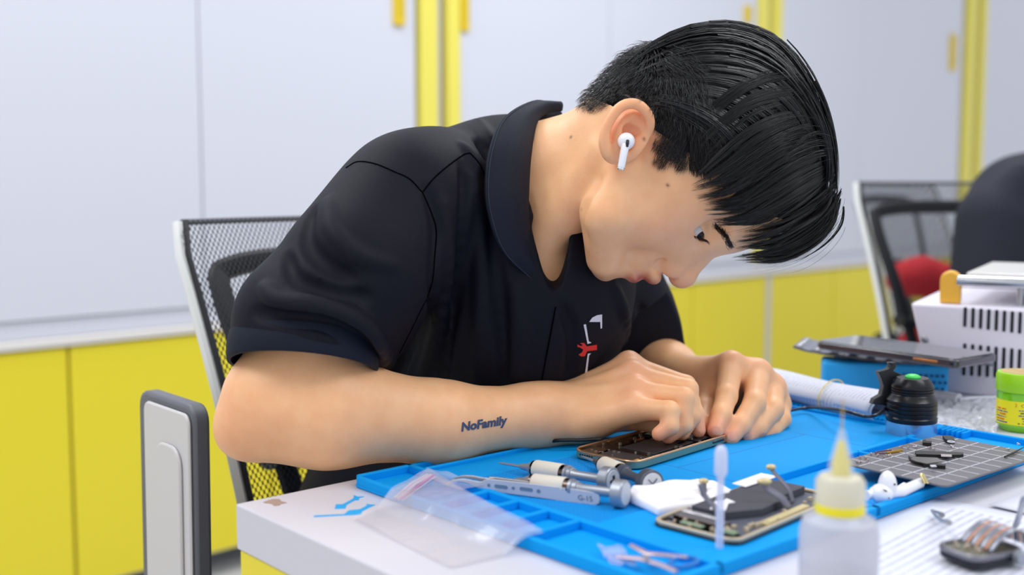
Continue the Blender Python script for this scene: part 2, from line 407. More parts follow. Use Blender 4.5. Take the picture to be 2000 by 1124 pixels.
def make_chair(label, loc, rotz, group=None, arms=True, grey=False):
    t = thing('office_chair', label, 'chair', loc, rotz, group)
    mb = MB(); nu, nv = 24, 30
    def f(u, v): return back_pt((2 * u - 1) * halfw(v), v, 0.004)
    mb.grid(f, nu, nv); o = mb.build('mesh_back', m_mesh, t, local=True, fix=False)
    uvl = o.data.uv_layers.new(name='UVMap')
    for lp in o.data.loops:
        j, i = divmod(lp.vertex_index, nu + 1); uvl.data[lp.index].uv = ((2 * i / nu - 1) * halfw(j / nv), 0.5 * j / nv)
    for sg in (-1, 1):
        pts = [back_pt(sg * (halfw(h) + 0.004), h, -0.006) for h in np.linspace(0, 1, 14)]
        mb = MB(); mb.tube(pts, 0.0062, 8, flat=0.9); mb.build('side_rail', m_cw, t, local=True)
        pts = [back_pt(sg * (halfw(h) - 0.003), h, 0.002) for h in np.linspace(0, 1, 14)]
        mb = MB(); mb.tube(pts, 0.0034, 8); mb.build('mesh_edge', m_cb, t, local=True)
    mb = MB(); mb.tube([back_pt(x, 1.0, -0.003) for x in np.linspace(-halfw(1), halfw(1), 14)], 0.0036, 8); mb.build('top_rail', m_cg, t, local=True)
    mb = MB(); mb.tube([back_pt(x, 0.0, -0.003) for x in np.linspace(-halfw(0), halfw(0), 10)], 0.010, 8); mb.build('bottom_rail', m_cw, t, local=True)
    # support frame behind the mesh
    mb = MB(); q = [back_pt(x, h, -0.045) for x, h in ((-0.10, .10), (-0.135, .5), (-0.165, .84), (-0.14, .91), (0, .925), (0.14, .91), (0.165, .84), (0.135, .5), (0.10, .10))]
    mb.tube(catmull(q, 60), 0.014, 8, flat=.5, up=(0, 1, 0)); mb.build('support_frame', m_cb, t, local=True)
    mb = MB(); mb.tube([back_pt(0, .0, -0.05), back_pt(0, .3, -.06), back_pt(0, .5, -0.05)], [.03, .03, .02], 8, flat=.5); mb.tube([back_pt(-.15, .45, -.05), back_pt(0, .42, -.055), back_pt(.15, .45, -.05)], .02, 8, flat=.6); mb.build('lumbar_support', m_cb, t, local=True)
    mb = MB(); mb.box((0, 0.03, 0.452), (0.47, 0.46, 0.055)); mb.build('seat', m_seat, t, local=True, bevel=0.022, seg=3)
    mb = MB(); mb.box((0, 0.02, 0.41), (0.26, 0.24, 0.035)); mb.tube([(0, -.08, .40), (0, -.17, .42), (0, -.16, .50)], 0.022, 8); mb.build('seat_plate', m_cb, t, local=True, bevel=.006)
    mb = MB(); mb.cyl((0, 0, 0.10), (0, 0, 0.40), 0.026); mb.build('gas_lift', mat('chrome', (200, 202, 206), rough=.12, metal=1), t, local=True)
    for k in range(5):
        a = 2 * math.pi * k / 5; d = np.array([math.cos(a), math.sin(a), 0])
        mb = MB(); mb.tube([d * .02 + eZ * .105, d * .17 + eZ * .095, d * .30 + eZ * .075], [.028, .024, .018], 8, flat=.7); lg = mb.build('base_leg', m_cw, t, local=True)
        mb = MB(); n_ = np.array([-d[1], d[0], 0]); mb.cyl(d * .30 - n_ * .022 + eZ * .030, d * .30 + n_ * .022 + eZ * .030, .030); mb.cyl(d * .30 + eZ * .03, d * .30 + eZ * .08, .008); mb.build('castor', m_cb, lg, local=True)
    if arms:
        for sg in (-1, 1):
            X = sg * 0.294
            def pl(y0, y1, z0, z1, r):
                return [(y0, z0), (y1, z0)] + [(y1 - r + r * math.cos(a), z1 - r + r * math.sin(a)) for a in np.linspace(0, math.pi / 2, 6)] + [(y0 + r + r * math.cos(a), z1 - r + r * math.sin(a)) for a in np.linspace(math.pi / 2, math.pi, 6)]
            # grey rim, light inner plate
            mb = MB(); sk = lambda y, z: y + (z - 0.79) * 0.02 
            mb.prism([(X - .009, sk(y, z), z) for y, z in pl(-0.224, -0.094, 0.36, 0.785, 0.018)], (0.018, 0, 0)); ap = mb.build('armrest', m_cg, t, local=True, bevel=0.004)
            mb = MB(); mb.prism([(X + sg * .0092, sk(y, z), z) for y, z in pl(-0.202, -0.097, 0.37, 0.777, 0.012)], (sg * 0.004, 0, 0)); mb.build('armrest_panel', m_cl, ap, local=True, bevel=0.002)
            mb = MB(); mb.prism([(X + sg * .0132, sk(y, z), z) for y, z in pl(-0.168, -0.110, 0.37, 0.742, 0.02)], (sg * 0.004, 0, 0)); mb.build('armrest_rib', m_cl, ap, local=True, bevel=0.003)
            mb = MB(); mb.box((sg * .22, -.15, .40), (.16, .08, .03)); mb.build('arm_bracket', m_cb, ap, local=True)
    return t
rz = math.atan2(-eB[0], eB[1])
make_chair('white framed office chair with black mesh back, the repairer in the polo sits on it', (-0.016, 1.170, 0), rz)
# the two chairs further away
def chair_at(px, d, label, yaw=0, h=None):
    a_ = rz + math.radians(yaw); lx, ly = 0.239, -0.270; q = P(px, 362, d) - np.array([math.cos(a_) * lx - math.sin(a_) * ly, math.sin(a_) * lx + math.cos(a_) * ly, 0]); make_chair(label, (q[0], q[1], 0), rz + math.radians(yaw), 'office chairs further along the desks', arms=False).scale = (1, 1, 1.05)
chair_at(1668, 2.30, 'far office chair with grey mesh back and pale frame, holding the second person', -30)
chair_at(1672, 3.75, 'farthest office chair, only its dark top showing over the other mesh back', -4)

# red jacket seen through the far chair
jk = SDF(); jq = lambda x, y, d=2.62: P(x, y, d)
jk.chain([jq(1765, 545), jq(1800, 540), jq(1845, 552)], [.042, .045, .04], .02)
jk.chain([jq(1812, 650), jq(1800, 700), jq(1870, 720)], [.05, .06, .05], .03)
jk.chain([jq(1845, 552), jq(1870, 620), jq(1830, 680)], [.035, .03, .04], .03)
tag(smod(jk, 'jacket', 0.008, mat('red_cloth', (214, 30, 44), rough=.8, var=.3, vscale=12)), 'red jacket lying behind the far mesh chair', 'jacket')
sq = P(1850, 700, 2.62)
t = thing('stool', 'pale stool under the red jacket behind the far chair', 'stool', (sq[0], sq[1], 0))
mb = MB(); mb.cyl((sq[0], sq[1], 0.46), (sq[0], sq[1], 0.50), 0.19, 0.19, 32); mb.build('seat', m_ledge, t, bevel=.006)
for k in range(4):
    a = math.pi / 4 + k * math.pi / 2; mb = MB(); mb.cyl((sq[0] + .13 * math.cos(a), sq[1] + .13 * math.sin(a), .46), (sq[0] + .18 * math.cos(a), sq[1] + .18 * math.sin(a), 0), .013); mb.build('leg', m_cg, t)

# second person, turned away, mostly out of the picture
p2 = thing('person', 'person in dark hooded clothes sitting on the far chair at the right picture edge', 'person', tuple(P(2040, 700, 2.2) * np.array([1, 1, 0])))
b2 = SDF(); c2 = SDF(); DD = 2.2
def Q(x, y, d=0): return P(x, y, DD + d)
for s_, g in ((b2, -0.012), (c2, 0.0)):
    s_.rc(Q(2065, 455), Q(2020, 760, 0.02), 0.155 + g, 0.155 + g, 0.05)
    s_.rc(Q(1990, 400, -.02), Q(2130, 400, .06), 0.095 + g, 0.09 + g, 0.06)
    s_.rc(Q(1958, 440, -.06), Q(1935, 600, -.08), 0.088 + g, 0.080 + g, 0.03)
    s_.rc(Q(1935, 600, -.08), Q(2120, 690, -.28), 0.062 + g, 0.042 + g, 0.03)
    s_.rc(Q(2140, 410, .05), Q(2180, 640, .02), 0.07 + g, 0.055 + g, 0.03)
b2.rc(Q(2120, 690, -.28), Q(2175, 700, -.34), .028, .03, .02)
b2.rc(Q(2085, 330), Q(2150, 230, -.02), 0.06, 0.055, 0.03); b2.el(Q(2175, 165, -.03), (.085, .11, .08), deg=-20, k=.03); b2.rc(Q(2235, 180, -.03), Q(2250, 190, -.03), .014, .01, .01)
cc = np.tile(np.array([lin(222), lin(172), lin(134)]), (1, 1))
v_, f_ = b2.mesh(0.006); PERSON2 = (v_, f_, p2)
for kpts in ([(1990, 330), (1960, 430), (1955, 520)], [(2000, 350), (1985, 450), (1990, 530)]): c2.chain(list(catmull([Q(x, y, -.105) for x, y in kpts], 8)), [.012] * 8, .03)
smod(c2, 'hooded_top', 0.006, mat('navy_cloth', (16, 20, 40), rough=.8, var=.2, vscale=9), p2)
t2 = SDF()
for sg in (-1, 1):
    a = Q(2030 + 50 * sg, 790, .03 * sg); k_ = a + eB * .38; t2.rc(a, k_, .08, .062, .03); t2.rc(k_, k_ - eZ * .36, .06, .045, .02); t2.rc(k_ - eZ * .39, k_ - eZ * .40 + eB * .15, .04, .035, .02)
smod(t2, 'trousers', 0.008, mat('dark_trousers', (24, 26, 34), rough=0.8), p2)
h2 = SDF(); h2.el(Q(2170, 148, -.02), (.095, .11, .092), deg=-20, k=.03); h2.el(Q(2215, 215, -.05), (.06, .08, .09), k=.01, op='S')
smod(h2, 'hair', 0.006, mat('hair', (13, 13, 17), rough=0.32, spec=0.6), p2)
# ================================================================= the desk
U0, U1, V0, V1 = -0.0952, 1.35, -0.040, 0.78
cu_, cv_ = (U0 + U1) / 2, (V0 + V1) / 2
desk = thing('desk', 'white topped work desk with yellow side panel, everything in front lies on it', 'desk', tuple(UV(cu_, cv_)[:2]) + (0,))
def ubox(mb, u0, u1, v0, v1, z0, z1): mb.box(UV((u0 + u1) / 2, (v0 + v1) / 2, (z0 + z1) / 2), (u1 - u0, v1 - v0, z1 - z0), eA, eB, eZ); return mb
m_top = mat('desk_laminate', (208, 207, 216), rough=0.32, spec=.4)
ubox(MB(), U0, U1, V0, V1, -0.036, 0.0).build('desk_top', m_top, desk, bevel=0.0015)
for a in (U0 + .001, U1 - .031): ubox(MB(), a, a + .03, V0 + .004, V1 - .01, -0.75, -0.0362).build('side_panel', m_yel, desk, bevel=.001)
ubox(MB(), U0 + .032, U1 - .032, V1 - .06, V1 - .04, -0.65, -0.0362).build('front_panel', m_wht, desk)

# ================================================================= blue silicone mat
m_blue = mat('blue_silicone', (0, 154, 232), rough=0.6, spec=0.12, sss=0.0)
m_bdark = mat('mat_groove', (0, 118, 200), rough=.6)
mt = thing('repair_mat', 'large bright blue silicone repair mat with trays and grid on the desk', 'mat', tuple(UV(0.275, 0.145)))
H0, H1 = 0.003, 0.0095   # tray floor, top face
mb = MB()
pts = [UV(0.275 + x, 0.145 + y, 0.0003) for x, y in rrect(0.55, 0.334, 0.008)]
mb.prism(pts, (0, 0, H0)); mb.build('mat_base', m_blue, mt, bevel=.001)
mb = MB()
def wall_(u0, u1, v0, v1, h=H1, z0=H0 - .0005): ubox(mb, u0, u1, v0, v1, z0, h)
VB, VF = -0.022, 0.312
# outer walls
wall_(0, .0055, VB + .006, VF - .006); wall_(.545, .55, VB + .006, VF - .006); wall_(.004, .546, VB, VB + .005); wall_(.004, .24, VF - .006, VF); wall_(.24, .546, VF - .007, VF)
# left strip of trays
wall_(.0535, .0595, VB, VF)
for v in (.045, .083, .118, .151, .184): wall_(.005, .054, v, v + .0055)
# centre: raised smooth work face
wall_(.059, .53, VB + .022, .205, H1 - 0.0030); wall_(.059, .24, .20, VF - .004, H1 - 0.0030); wall_(.0595, .235, .1965, VF - .003, H1 - .0018)
wall_(.059, .53, VB + .018, VB + .022)
# ribbed comb at the right-hand side
for i in range(44): wall_(.528, .546, VB + .03 + i * .0052, VB + .0327 + i * .0052)
wall_(.516, .520, VB + .02, .205)
# trays along the front right
wall_(.24, .55, .203, .2085); wall_(.24, .2455, .205, VF); wall_(.385, .389, .205, VF); wall_(.47, .474, .205, VF)
body_ = mb.build('mat_walls', m_blue, mt, bevel=0.0011, seg=2)
# printed/embossed lines and the fine gripping grid
mb = MB()
zz = H1 - 0.0030
for (u0, u1, v0, v1) in ((.2285, .2293, .0, .2), (.4185, .4193, 0, .2), (.23, .42, .130, .1307)): ubox(mb, u0, u1, v0, v1, zz - .001, zz + .00012)
mb.build('mat_lines', m_bdark, mt)
mb = MB()
for i in range(32): ubox(mb, .0640 + i * .0040, .0646 + i * .0040, .045, .193, zz - .001, zz + .00010)
mb.build('grip_grid', m_bdark, mt)
mb = MB()
for i in range(38): ubox(mb, .0640, .1880, .0450 + i * .0040, .0456 + i * .0040, zz - .001, zz + .00014)
mb.build('grip_grid', m_bdark, mt)
ZS = H1 - .003   # work face height over the desk

# ================================================================= marks and stickers on the desk corner
def flat_px(name, pts, k, ox, oy, m, label, cat, z=0.0, th=0.0004, group=None):
    mb = MB(); poly = [TP(ox + x * k, oy + y * k, 0.75 + z) for x, y in pts]
    mb.prism(poly, (0, 0, th)); return tag(mb.build(name, m), label, cat, group)
m_stk = mat('blue_sticker', (0, 168, 236), rough=.5)
flat_px('sticker', [(1020, 475), (1030, 432), (1095, 432), (1185, 385), (1210, 362), (1200, 348), (1215, 345), (1240, 356), (1305, 357), (1260, 368), (1250, 390), (1215, 392), (1135, 435), (1120, 472)], .2, 450, 900, m_stk, 'small blue arrow-like sticker on the desk corner, the one nearer the person', 'sticker')
flat_px('sticker', [(815, 542), (1110, 528), (1160, 490), (1265, 480), (1340, 440), (1325, 430), (1415, 437), (1355, 462), (1285, 500), (1275, 530), (815, 555)], .2, 450, 900, m_stk, 'blue sticker with a long thin tail beside the plastic bag', 'sticker')
flat_px('sticker', [(318, 412), (380, 390), (420, 380), (480, 382), (498, 402), (552, 416), (492, 428), (478, 442), (428, 446), (400, 424), (350, 420)], .2, 450, 900, mat('peeled_brown', (166, 142, 126), rough=.7), 'brown peeled patch of worn desk surface at the very corner of the desk', 'sticker')  # peeled, worn spot of the desk top, added as a thin raised patch

# ================================================================= clear plastic bag
def clear_mat(name, c, tr=0.75, rough=0.12, bump=.6, sc_=40):
    m = bpy.data.materials.new(name); m.use_nodes = True; nt = m.node_tree; b = nt.nodes['Principled BSDF']; out = nt.nodes['Material Output']
    b.inputs['Base Color'].default_value = col(*c); b.inputs['Roughness'].default_value = rough; b.inputs['Specular IOR Level'].default_value = 0.8
    t = nt.nodes.new('ShaderNodeBsdfTransparent'); mx = nt.nodes.new('ShaderNodeMixShader'); mx.inputs[0].default_value = 1 - tr
    nt.links.new(t.outputs[0], mx.inputs[1]); nt.links.new(b.outputs[0], mx.inputs[2]); nt.links.new(mx.outputs[0], out.inputs[0])
    if bump:
        tc = nt.nodes.new('ShaderNodeTexCoord'); n = nt.nodes.new('ShaderNodeTexNoise'); n.inputs['Scale'].default_value = sc_; n.inputs['Detail'].default_value = 3; n.inputs['Distortion'].default_value = 1.5
        nt.links.new(tc.outputs['Object'], n.inputs['Vector']); bp = nt.nodes.new('ShaderNodeBump'); bp.inputs['Strength'].default_value = bump; bp.inputs['Distance'].default_value = .01
        nt.links.new(n.outputs['Fac'], bp.inputs['Height']); nt.links.new(bp.outputs[0], b.inputs['Normal'])
    return m
m_bag = clear_mat('clear_bag_film', (232, 228, 234), 0.72, .15, .35, 14)
from mathutils import noise as mnoise
def wsheet(c00, c10, c11, c01, nu, nv, amp, sc_, seed, zfn=None):
    mb = MB(); c00, c10, c11, c01 = [np.array(c) for c in (c00, c10, c11, c01)]
    def f(u, v):
        q = c00 * (1 - u) * (1 - v) + c10 * u * (1 - v) + c11 * u * v + c01 * (1 - u) * v
        nn = mnoise.noise(Vector((q[0] * sc_ + seed, q[1] * sc_, seed))) + .5 * mnoise.noise(Vector((q[0] * sc_ * 2.7, q[1] * sc_ * 2.7 + seed, 3)))
        z = amp * (nn + .55) ; z = max(z, 0.0003)
        if zfn: z += zfn(u, v, q)
        return q + eZ * z
    mb.grid(f, nu, nv); return mb
bag = thing('zip_bag', 'clear plastic zip bag lying over the mat edge and the desk corner', 'bag', tuple(TP(870, 1040)))
def matlift(u, v, q):
    a, b = uvof(q); k = min(max((a + .025) / .025, 0), 1); k = k * k * (3 - 2 * k); return k * (H1 + .0006)
A1, A2, B2, B1 = TP(840, 948), TP(690, 1018), TP(880, 1114), TP(1062, 1072)
wsheet(A1, A2, B2, B1, 44, 44, .0022, 22, 2.0, lambda u, v, q: matlift(u, v, q) + .0015).build('bag_sheet', m_bag, bag)
wsheet(A1, A2, B2, B1, 40, 40, .0008, 30, 5.0, lambda u, v, q: matlift(u, v, q)).build('bag_sheet', m_bag, bag)
wsheet(TP(835, 940), TP(812, 962), TP(905, 985), TP(960, 975), 16, 16, .002, 40, 8.0, lambda u, v, q: H1 + .001).build('bag_flap', m_bag, bag)
mb = MB(); z1, z2 = TP(835, 938, .762), TP(770, 985, .7545)
dz = z2 - z1; per = np.cross(dz / np.linalg.norm(dz), eZ)
for k, rr in ((0, .0013), (-.0035, .0013)): mb.tube([z1 + per * k + eZ * .004, (z1 + z2) / 2 + per * k + eZ * .006, z2 + per * k + eZ * .004], rr, 6)
mb.build('zip_strip', mat('zip_plastic', (216, 206, 224), rough=.3, alpha=.8), bag)
mb = MB(); mb.tube([z1 + per * -.006 + eZ * .005, z2 + per * -.006 + eZ * .005], .0006, 5); mb.build('zip_line', mat('pink_line', (206, 140, 186), rough=.5), bag)
mb = MB(); mb.prism([z1 + eZ * .0035 + per * .002, z2 + eZ * .0035 + per * .002, z2 + eZ * .0035 - per * .008, z1 + eZ * .0035 - per * .008], (0, 0, .0003)); mb.build('zip_band', mat('zip_band', (222, 214, 230), rough=.3, alpha=.55), bag)

# ================================================================= screwdrivers
m_st = mat('tool_steel', (176, 178, 184), rough=.3, metal=.75); m_alu = mat('brushed_aluminium', (158, 164, 174), rough=.38, metal=.6); m_cr = mat('dark_chrome', (96, 84, 80), rough=.12, metal=1)
m_grip = mat('cream_grip', (226, 218, 204), rough=.7, bump=.5, bscale=1500); m_grip.node_tree.nodes['Bump'].inputs['Distance'].default_value = .001
m_dk = mat('tool_grey', (86, 92, 104), rough=.4, metal=.4)
def screwdriver(tip, cap, label, dark=False):
    t = thing('screwdriver', label, 'screwdriver', tuple(tip), group='precision screwdrivers on the mat')
    a = np.array(cap) - np.array(tip); L = np.linalg.norm(a); a /= L; o = np.array(tip); ma = m_dk if dark else m_alu
    g = lambda p, nm, m: MB().lathe([(x * L, r) for x, r in p], o, a, 28).build(nm, m, t, angle=28)
    g([(0, .0006), (.03, .0010), (.20, .0012), (.22, .0012)], 'blade', m_st)
    g([(.20, .0018), (.22, .0026), (.27, .0032), (.30, .0052), (.325, .0064)], 'collar', ma)
    g([(.325, .0068), (.345, .0068)], 'ring', m_cr)
    g([(.345, .0071), (.35, .0074), (.575, .0074), (.58, .0071)], 'grip', m_grip)
    g([(.58, .0068), (.615, .0068)], 'ring', m_cr)
    g([(.615, .0070), (.635, .0070), (.638, .0058), (.665, .0056), (.67, .0046), (.69, .0042), (.70, .0037), (.925, .0037)], 'shaft', ma)
    g([(.925, .0098), (.93, .0106), (.993, .0106), (1, .0098), (1.0005, .0092)], 'spin_cap', ma)
    e = o + a * (L * 1.0005 + .0002); MB().lathe([(0, .0086), (.0004, .0082)], e - a * .0001, a, 28).build('cap_disc', mat('cap_face', (196, 200, 208), rough=.5, metal=.2), t)
    return t, a, L
zs = 0.75 + ZS
s1 = screwdriver(TP(975, 905, zs + .0055), TP(1197, 940, zs + .0107), 'precision screwdriver with cream grip lying farthest back beside the forearm')
s2 = screwdriver(TP(955, 933, zs + .0075), TP(1222, 966, zs + .0107), 'precision screwdriver with cream grip and bright cap directly behind the tweezers')
s3 = screwdriver(TP(1136, 892, zs + .0045), TP(1274, 946, zs + .0107), 'dark shafted precision screwdriver pointing at the phone corner', True)
# marking on the caps and on the dark shaft
t3, a3, L3 = s3
e = np.array(t3.location) + a3 * (L3 + .0012); pv = np.cross(a3, eZ); pv /= np.linalg.norm(pv); pu = np.cross(pv, a3)
mb = MB()
for q in (45, 135):
    d = pv * math.cos(math.radians(q)) + pu * math.sin(math.radians(q)); mb.box(e, (.011, .0007, .0004), d, np.cross(a3, d), a3)
mb.build('cross_mark', m_dk, t3)
t1, a1, L1 = s1
e = np.array(t1.location) + a1 * (L1 + .0012); pv = np.cross(a1, eZ); pv /= np.linalg.norm(pv); pu = np.cross(pv, a1)
mb = MB(); mb.box(e, (.009, .0022, .0004), pv, pu, a1); mb.box(e, (.0022, .009, .0004), pv, pu, a1); mb.build('plus_mark', mat('black_print', (24, 26, 34), rough=.5), t1)
# ================================================================= tweezers
tw = thing('tweezers', 'curved tip steel tweezers marked G-15 lying in front of the screwdrivers', 'tweezers', tuple(TP(1020, 975, zs)))
kx, kxo, kyo = 1 / 4.545, 800, 840
# blade outline in the picture, put on an upright plate standing along the tool
ta, tb = TP(885, 955, zs), TP(1172, 988, zs); tdir = (tb - ta); tl = np.linalg.norm(tdir); tdir /= tl; tnor = np.cross(tdir, eZ); tnor /= np.linalg.norm(tnor)
if tnor @ ray(1000, 960) > 0: tnor = -tnor
def onplate(x, y, off=0.0):
    r = ray(kxo + x * kx, kyo + y * kx); t = ((ta + tnor * off - cO) @ tnor) / (r @ tnor); return cO + r * t
near = [(307, 527), (318, 490), (345, 462), (385, 445), (450, 440), (520, 445), (610, 462), (640, 462), (680, 438), (720, 440), (1000, 470), (1400, 520), (1640, 556), (1680, 580), (1690, 620), (1680, 655), (1640, 676), (1500, 660), (1200, 612), (900, 572), (700, 545), (600, 515), (530, 480), (450, 462), (400, 466), (360, 480), (335, 505), (318, 532)]
far = [(340, 480), (400, 425), (470, 406), (560, 408), (640, 425), (690, 430), (760, 425), (1000, 455), (1400, 505), (1640, 545), (1640, 600), (1200, 560), (760, 500), (640, 460), (560, 440), (470, 430), (400, 440), (345, 490)]
mb = MB(); mb.prism([onplate(x, y) for x, y in near], -tnor * .0013); n1 = mb.build('arm', mat('tweezer_steel', (200, 200, 208), rough=.5, metal=.25), tw, bevel=.0003)
mb = MB(); mb.prism([onplate(x, y, -.0045) for x, y in far], -tnor * .0012); mb.build('arm', m_st, tw, bevel=.0003)
mb = MB()
for (cx, cy, w_, h_) in ((703, 494, 26, 30), (812, 507, 118, 32), (920, 519, 30, 28), (1035, 530, 118, 32), (1145, 547, 34, 34)):
    pl = [(cx + x, cy + y + x * .13) for x, y in rrect(w_, h_, min(w_, h_) / 2 - .5, 5)]
    mb.prism([onplate(x, y, .00005) for x, y in pl], tnor * .0002)
mb.build('slots', mat('slot_dark', (104, 128, 152), rough=.5), n1)
def plate_text(txt, cx, cy, size, m, parent, ang=-6.5, name='lettering'):
    vs, fs = text_geo(txt, size, 0, 0.6); mb = MB(); a = math.radians(ang)
    mb.add([onplate(cx + x * math.cos(a) + y * math.sin(a), cy - y * math.cos(a) + x * -math.sin(a), .0003) for x, y, z in vs], fs); return mb.build(name, m, parent, fix=False)
m_eng = mat('engraving', (96, 112, 132), rough=.6)
plate_text('G-15', 1558, 612, 66, m_eng, n1)

# ================================================================= the opened phone under repair
m_gold = mat('gold_frame', (206, 168, 134), rough=.22, metal=.9); m_blk = mat('gloss_black', (14, 14, 16), rough=.18, coat=.5); m_pcb = mat('board_black', (22, 24, 30), rough=.45)
m_silver = mat('silver_tape', (214, 214, 220), rough=.25, metal=.8); m_orange = mat('orange_flex', (220, 160, 50), rough=.4)
ph = Fr(.2620, .0745, ZS + .0004, -5.5)
pt = thing('opened_phone', 'opened gold-edged phone being repaired under both hands', 'phone', tuple(ph.p(0, 0)))
PW, PH_ = .150, .0715
mb = MB(); mb.prism(ph.poly(rrect(PW - .002, PH_ - .002, .011)), (0, 0, .0022)); mb.build('back_cover', m_blk, pt, bevel=.0006)
mb = MB(); mb.ring(ph.poly(rrect(PW, PH_, .0125, 8), .0006), ph.poly(rrect(PW - .005, PH_ - .005, .0105, 8), .0006), (0, 0, .0076)); fr = mb.build('metal_frame', m_gold, pt, bevel=.0012, seg=3)
def pbox(nm, m, x, y, w_, d_, z, h_, par=pt, bev=.0004):
    return ph.box(MB(), x, y, z + h_ / 2, w_, d_, h_).build(nm, m, par, bevel=bev)
pbox('battery', mat('battery_grey', (48, 48, 52), rough=.35, metal=.3), -.004, .006, .058, .036, .0023, .0036)
pbox('speaker', m_pcb, -.058, .010, .022, .040, .0023, .0040); pbox('vibration_motor', m_cr, -.060, -.020, .018, .016, .0023, .0045)
pbox('logic_board', m_pcb, .040, -.004, .028, .052, .0023, .0030); pbox('shield_plate', mat('shield_dark', (44, 46, 54), rough=.35, metal=.5), .044, .015, .024, .020, .0053, .0010)
pbox('camera_module', m_blk, .060, -.014, .018, .026, .0023, .0050); pbox('silver_shield', m_silver, .020, -.008, .016, .008, .0053, .0008); pbox('silver_shield', m_silver, .018, .018, .011, .004, .0053, .0006)
pbox('flex_cable', m_blk, -.036, -.004, .018, .060, .0025, .0026); pbox('flex_cable', m_orange, -.066, .028, .012, .003, .0060, .0008)
pbox('edge_rail', mat('gold_dull', (166, 138, 96), rough=.35, metal=.8), .004, -.0325, .060, .002, .0060, .0008)
mb = MB()
rr_ = random.Random(2)
for i in range(46):
    x = rr_.uniform(-.068, .066); y = rr_.uniform(-.031, .031)
    if -.034 < x < .026 and -.013 < y < .025: continue
    ph.box(mb, x, y, .0065, rr_.uniform(.0012, .0036), rr_.uniform(.0008, .002), .0022)
mb.build('small_components', [mat('component_metal', (176, 168, 156), rough=.3, metal=.8)], pt)
mb = MB()
for s_ in (-1, 1):
    for k in range(6): q = ph.p(-PW / 2 - .0002, s_ * .018 + (k - 2.5) * .0026, .0045); mb.cyl(q, q + ph.x * .0010, .00085, n=10)
mb.build('speaker_holes', m_blk, fr)
ph.box(MB(), .052, PH_ / 2 + .0002, .0045, .018, .0012, .0022).build('side_button', m_cr, fr, bevel=.0004)

# ================================================================= second phone assembly with battery and raised flex cables
m_chas = mat('chassis_grey', (92, 96, 110), rough=.5, metal=.3); m_tan = mat('tan_plastic', (196, 182, 158), rough=.4, metal=.3); m_bat = mat('battery_black', (66, 68, 80), rough=.5); m_bside = mat('battery_side', (12, 12, 16), rough=.5)
p2f = Fr(.1640, .2540, H1 - .0018 + .0004, -5)
q2 = thing('phone_screen_assembly', 'stripped phone body with black battery and upright flex cables, in front of the tissue', 'phone', tuple(p2f.p(0, 0)))
def qbox(nm, m, x, y, w_, d_, z, h_, par=q2, bev=.0004): return p2f.box(MB(), x, y, z + h_ / 2, w_, d_, h_).build(nm, m, par, bevel=bev)
mb = MB(); mb.prism(p2f.poly(rrect(.150, .0715, .010)), (0, 0, .0018)); mb.build('glass', m_blk, q2, bevel=.0004)
mb = MB(); mb.ring(p2f.poly(rrect(.149, .0705, .010), .0018), p2f.poly(rrect(.143, .0645, .008), .0018), (0, 0, .0024)); mb.build('frame', m_tan, q2, bevel=.0006)
qbox('chassis', m_chas, .004, 0, .125, .062, .0018, .0014)
mb = MB(); mb.prism(p2f.poly([(-.040, -.024), (.062, -.026), (.062, .010), (.030, .010), (.026, .016), (-.012, .017), (-.040, .002)], .0032), (0, 0, .0058)); bt = mb.build('battery', m_bat, q2, bevel=.0005)
mb = MB(); mb.prism(p2f.poly([(.028, -.033), (.070, -.033), (.070, -.018), (.026, -.020)], .0095), (0, 0, .0006)); mb.build('white_tape', mat('white_tape', (240, 238, 244), rough=.6), bt)
mb = MB(); mb.prism(p2f.poly([(-.041, -.008), (-.022, -.016), (-.016, -.012), (-.010, -.014), (-.014, -.004), (-.020, -.006), (-.036, .002)], .0092), (0, 0, .0007)); mb.build('white_tape', mat('white_tape', (240, 238, 244), rough=.6), bt)
qbox('speaker', m_cr, -.054, -.006, .012, .040, .0030, .0032); qbox('silver_bar', m_silver, -.046, -.012, .006, .030, .0055, .0012)
qbox('contact_strip', mat('contact_gold', (214, 198, 150), rough=.45, metal=.35), .000, .0285, .060, .006, .0030, .0022); qbox('green_board', mat('board_green', (128, 150, 124), rough=.5), -.0655, -.006, .005, .018, .0034, .0018); qbox('green_board', mat('board_green', (128, 150, 124), rough=.5), -.062, .020, .006, .014, .0034, .0018)
mb = MB()
for i in range(40):
    sd = rr_.random()
    if sd < .5: x, y = rr_.uniform(-.070, -.050), rr_.uniform(-.030, .030)
    else: x, y = rr_.uniform(-.05, .07), rr_.uniform(.022, .032)
    p2f.box(mb, x, y, .0045, rr_.uniform(.001, .004), rr_.uniform(.001, .003), .0026)
mb.build('small_components', m_tan, q2)
def ribbon(par, nm, m, pts, w_, wdir, th=.0005, name2=None):
    c = catmull(pts, 16); mb = MB(); wv = np.array(wdir, float); wv /= np.linalg.norm(wv)
    vs = []; fs = []
    for q in c: vs += [q - wv * w_ / 2, q + wv * w_ / 2]
    for i in range(len(c) - 1): fs.append((2 * i, 2 * i + 1, 2 * i + 3, 2 * i + 2))
    mb.add(vs, fs); return mb.build(nm, m, par, solid=th, angle=60)
m_flex = mat('flex_grey', (112, 112, 126), rough=.4)
ribbon(q2, 'flex_cable', m_flex, [p2f.p(-.046, .004, .004), p2f.p(-.047, .001, .013), p2f.p(-.050, -.006, .021), p2f.p(-.052, -.009, .030)], .006, p2f.x)
f2 = ribbon(q2, 'flex_cable', m_flex, [p2f.p(.014, .024, .004), p2f.p(.009, .020, .013), p2f.p(.004, .012, .019), p2f.p(.002, .010, .0235)], .007, p2f.x + .3 * eZ)
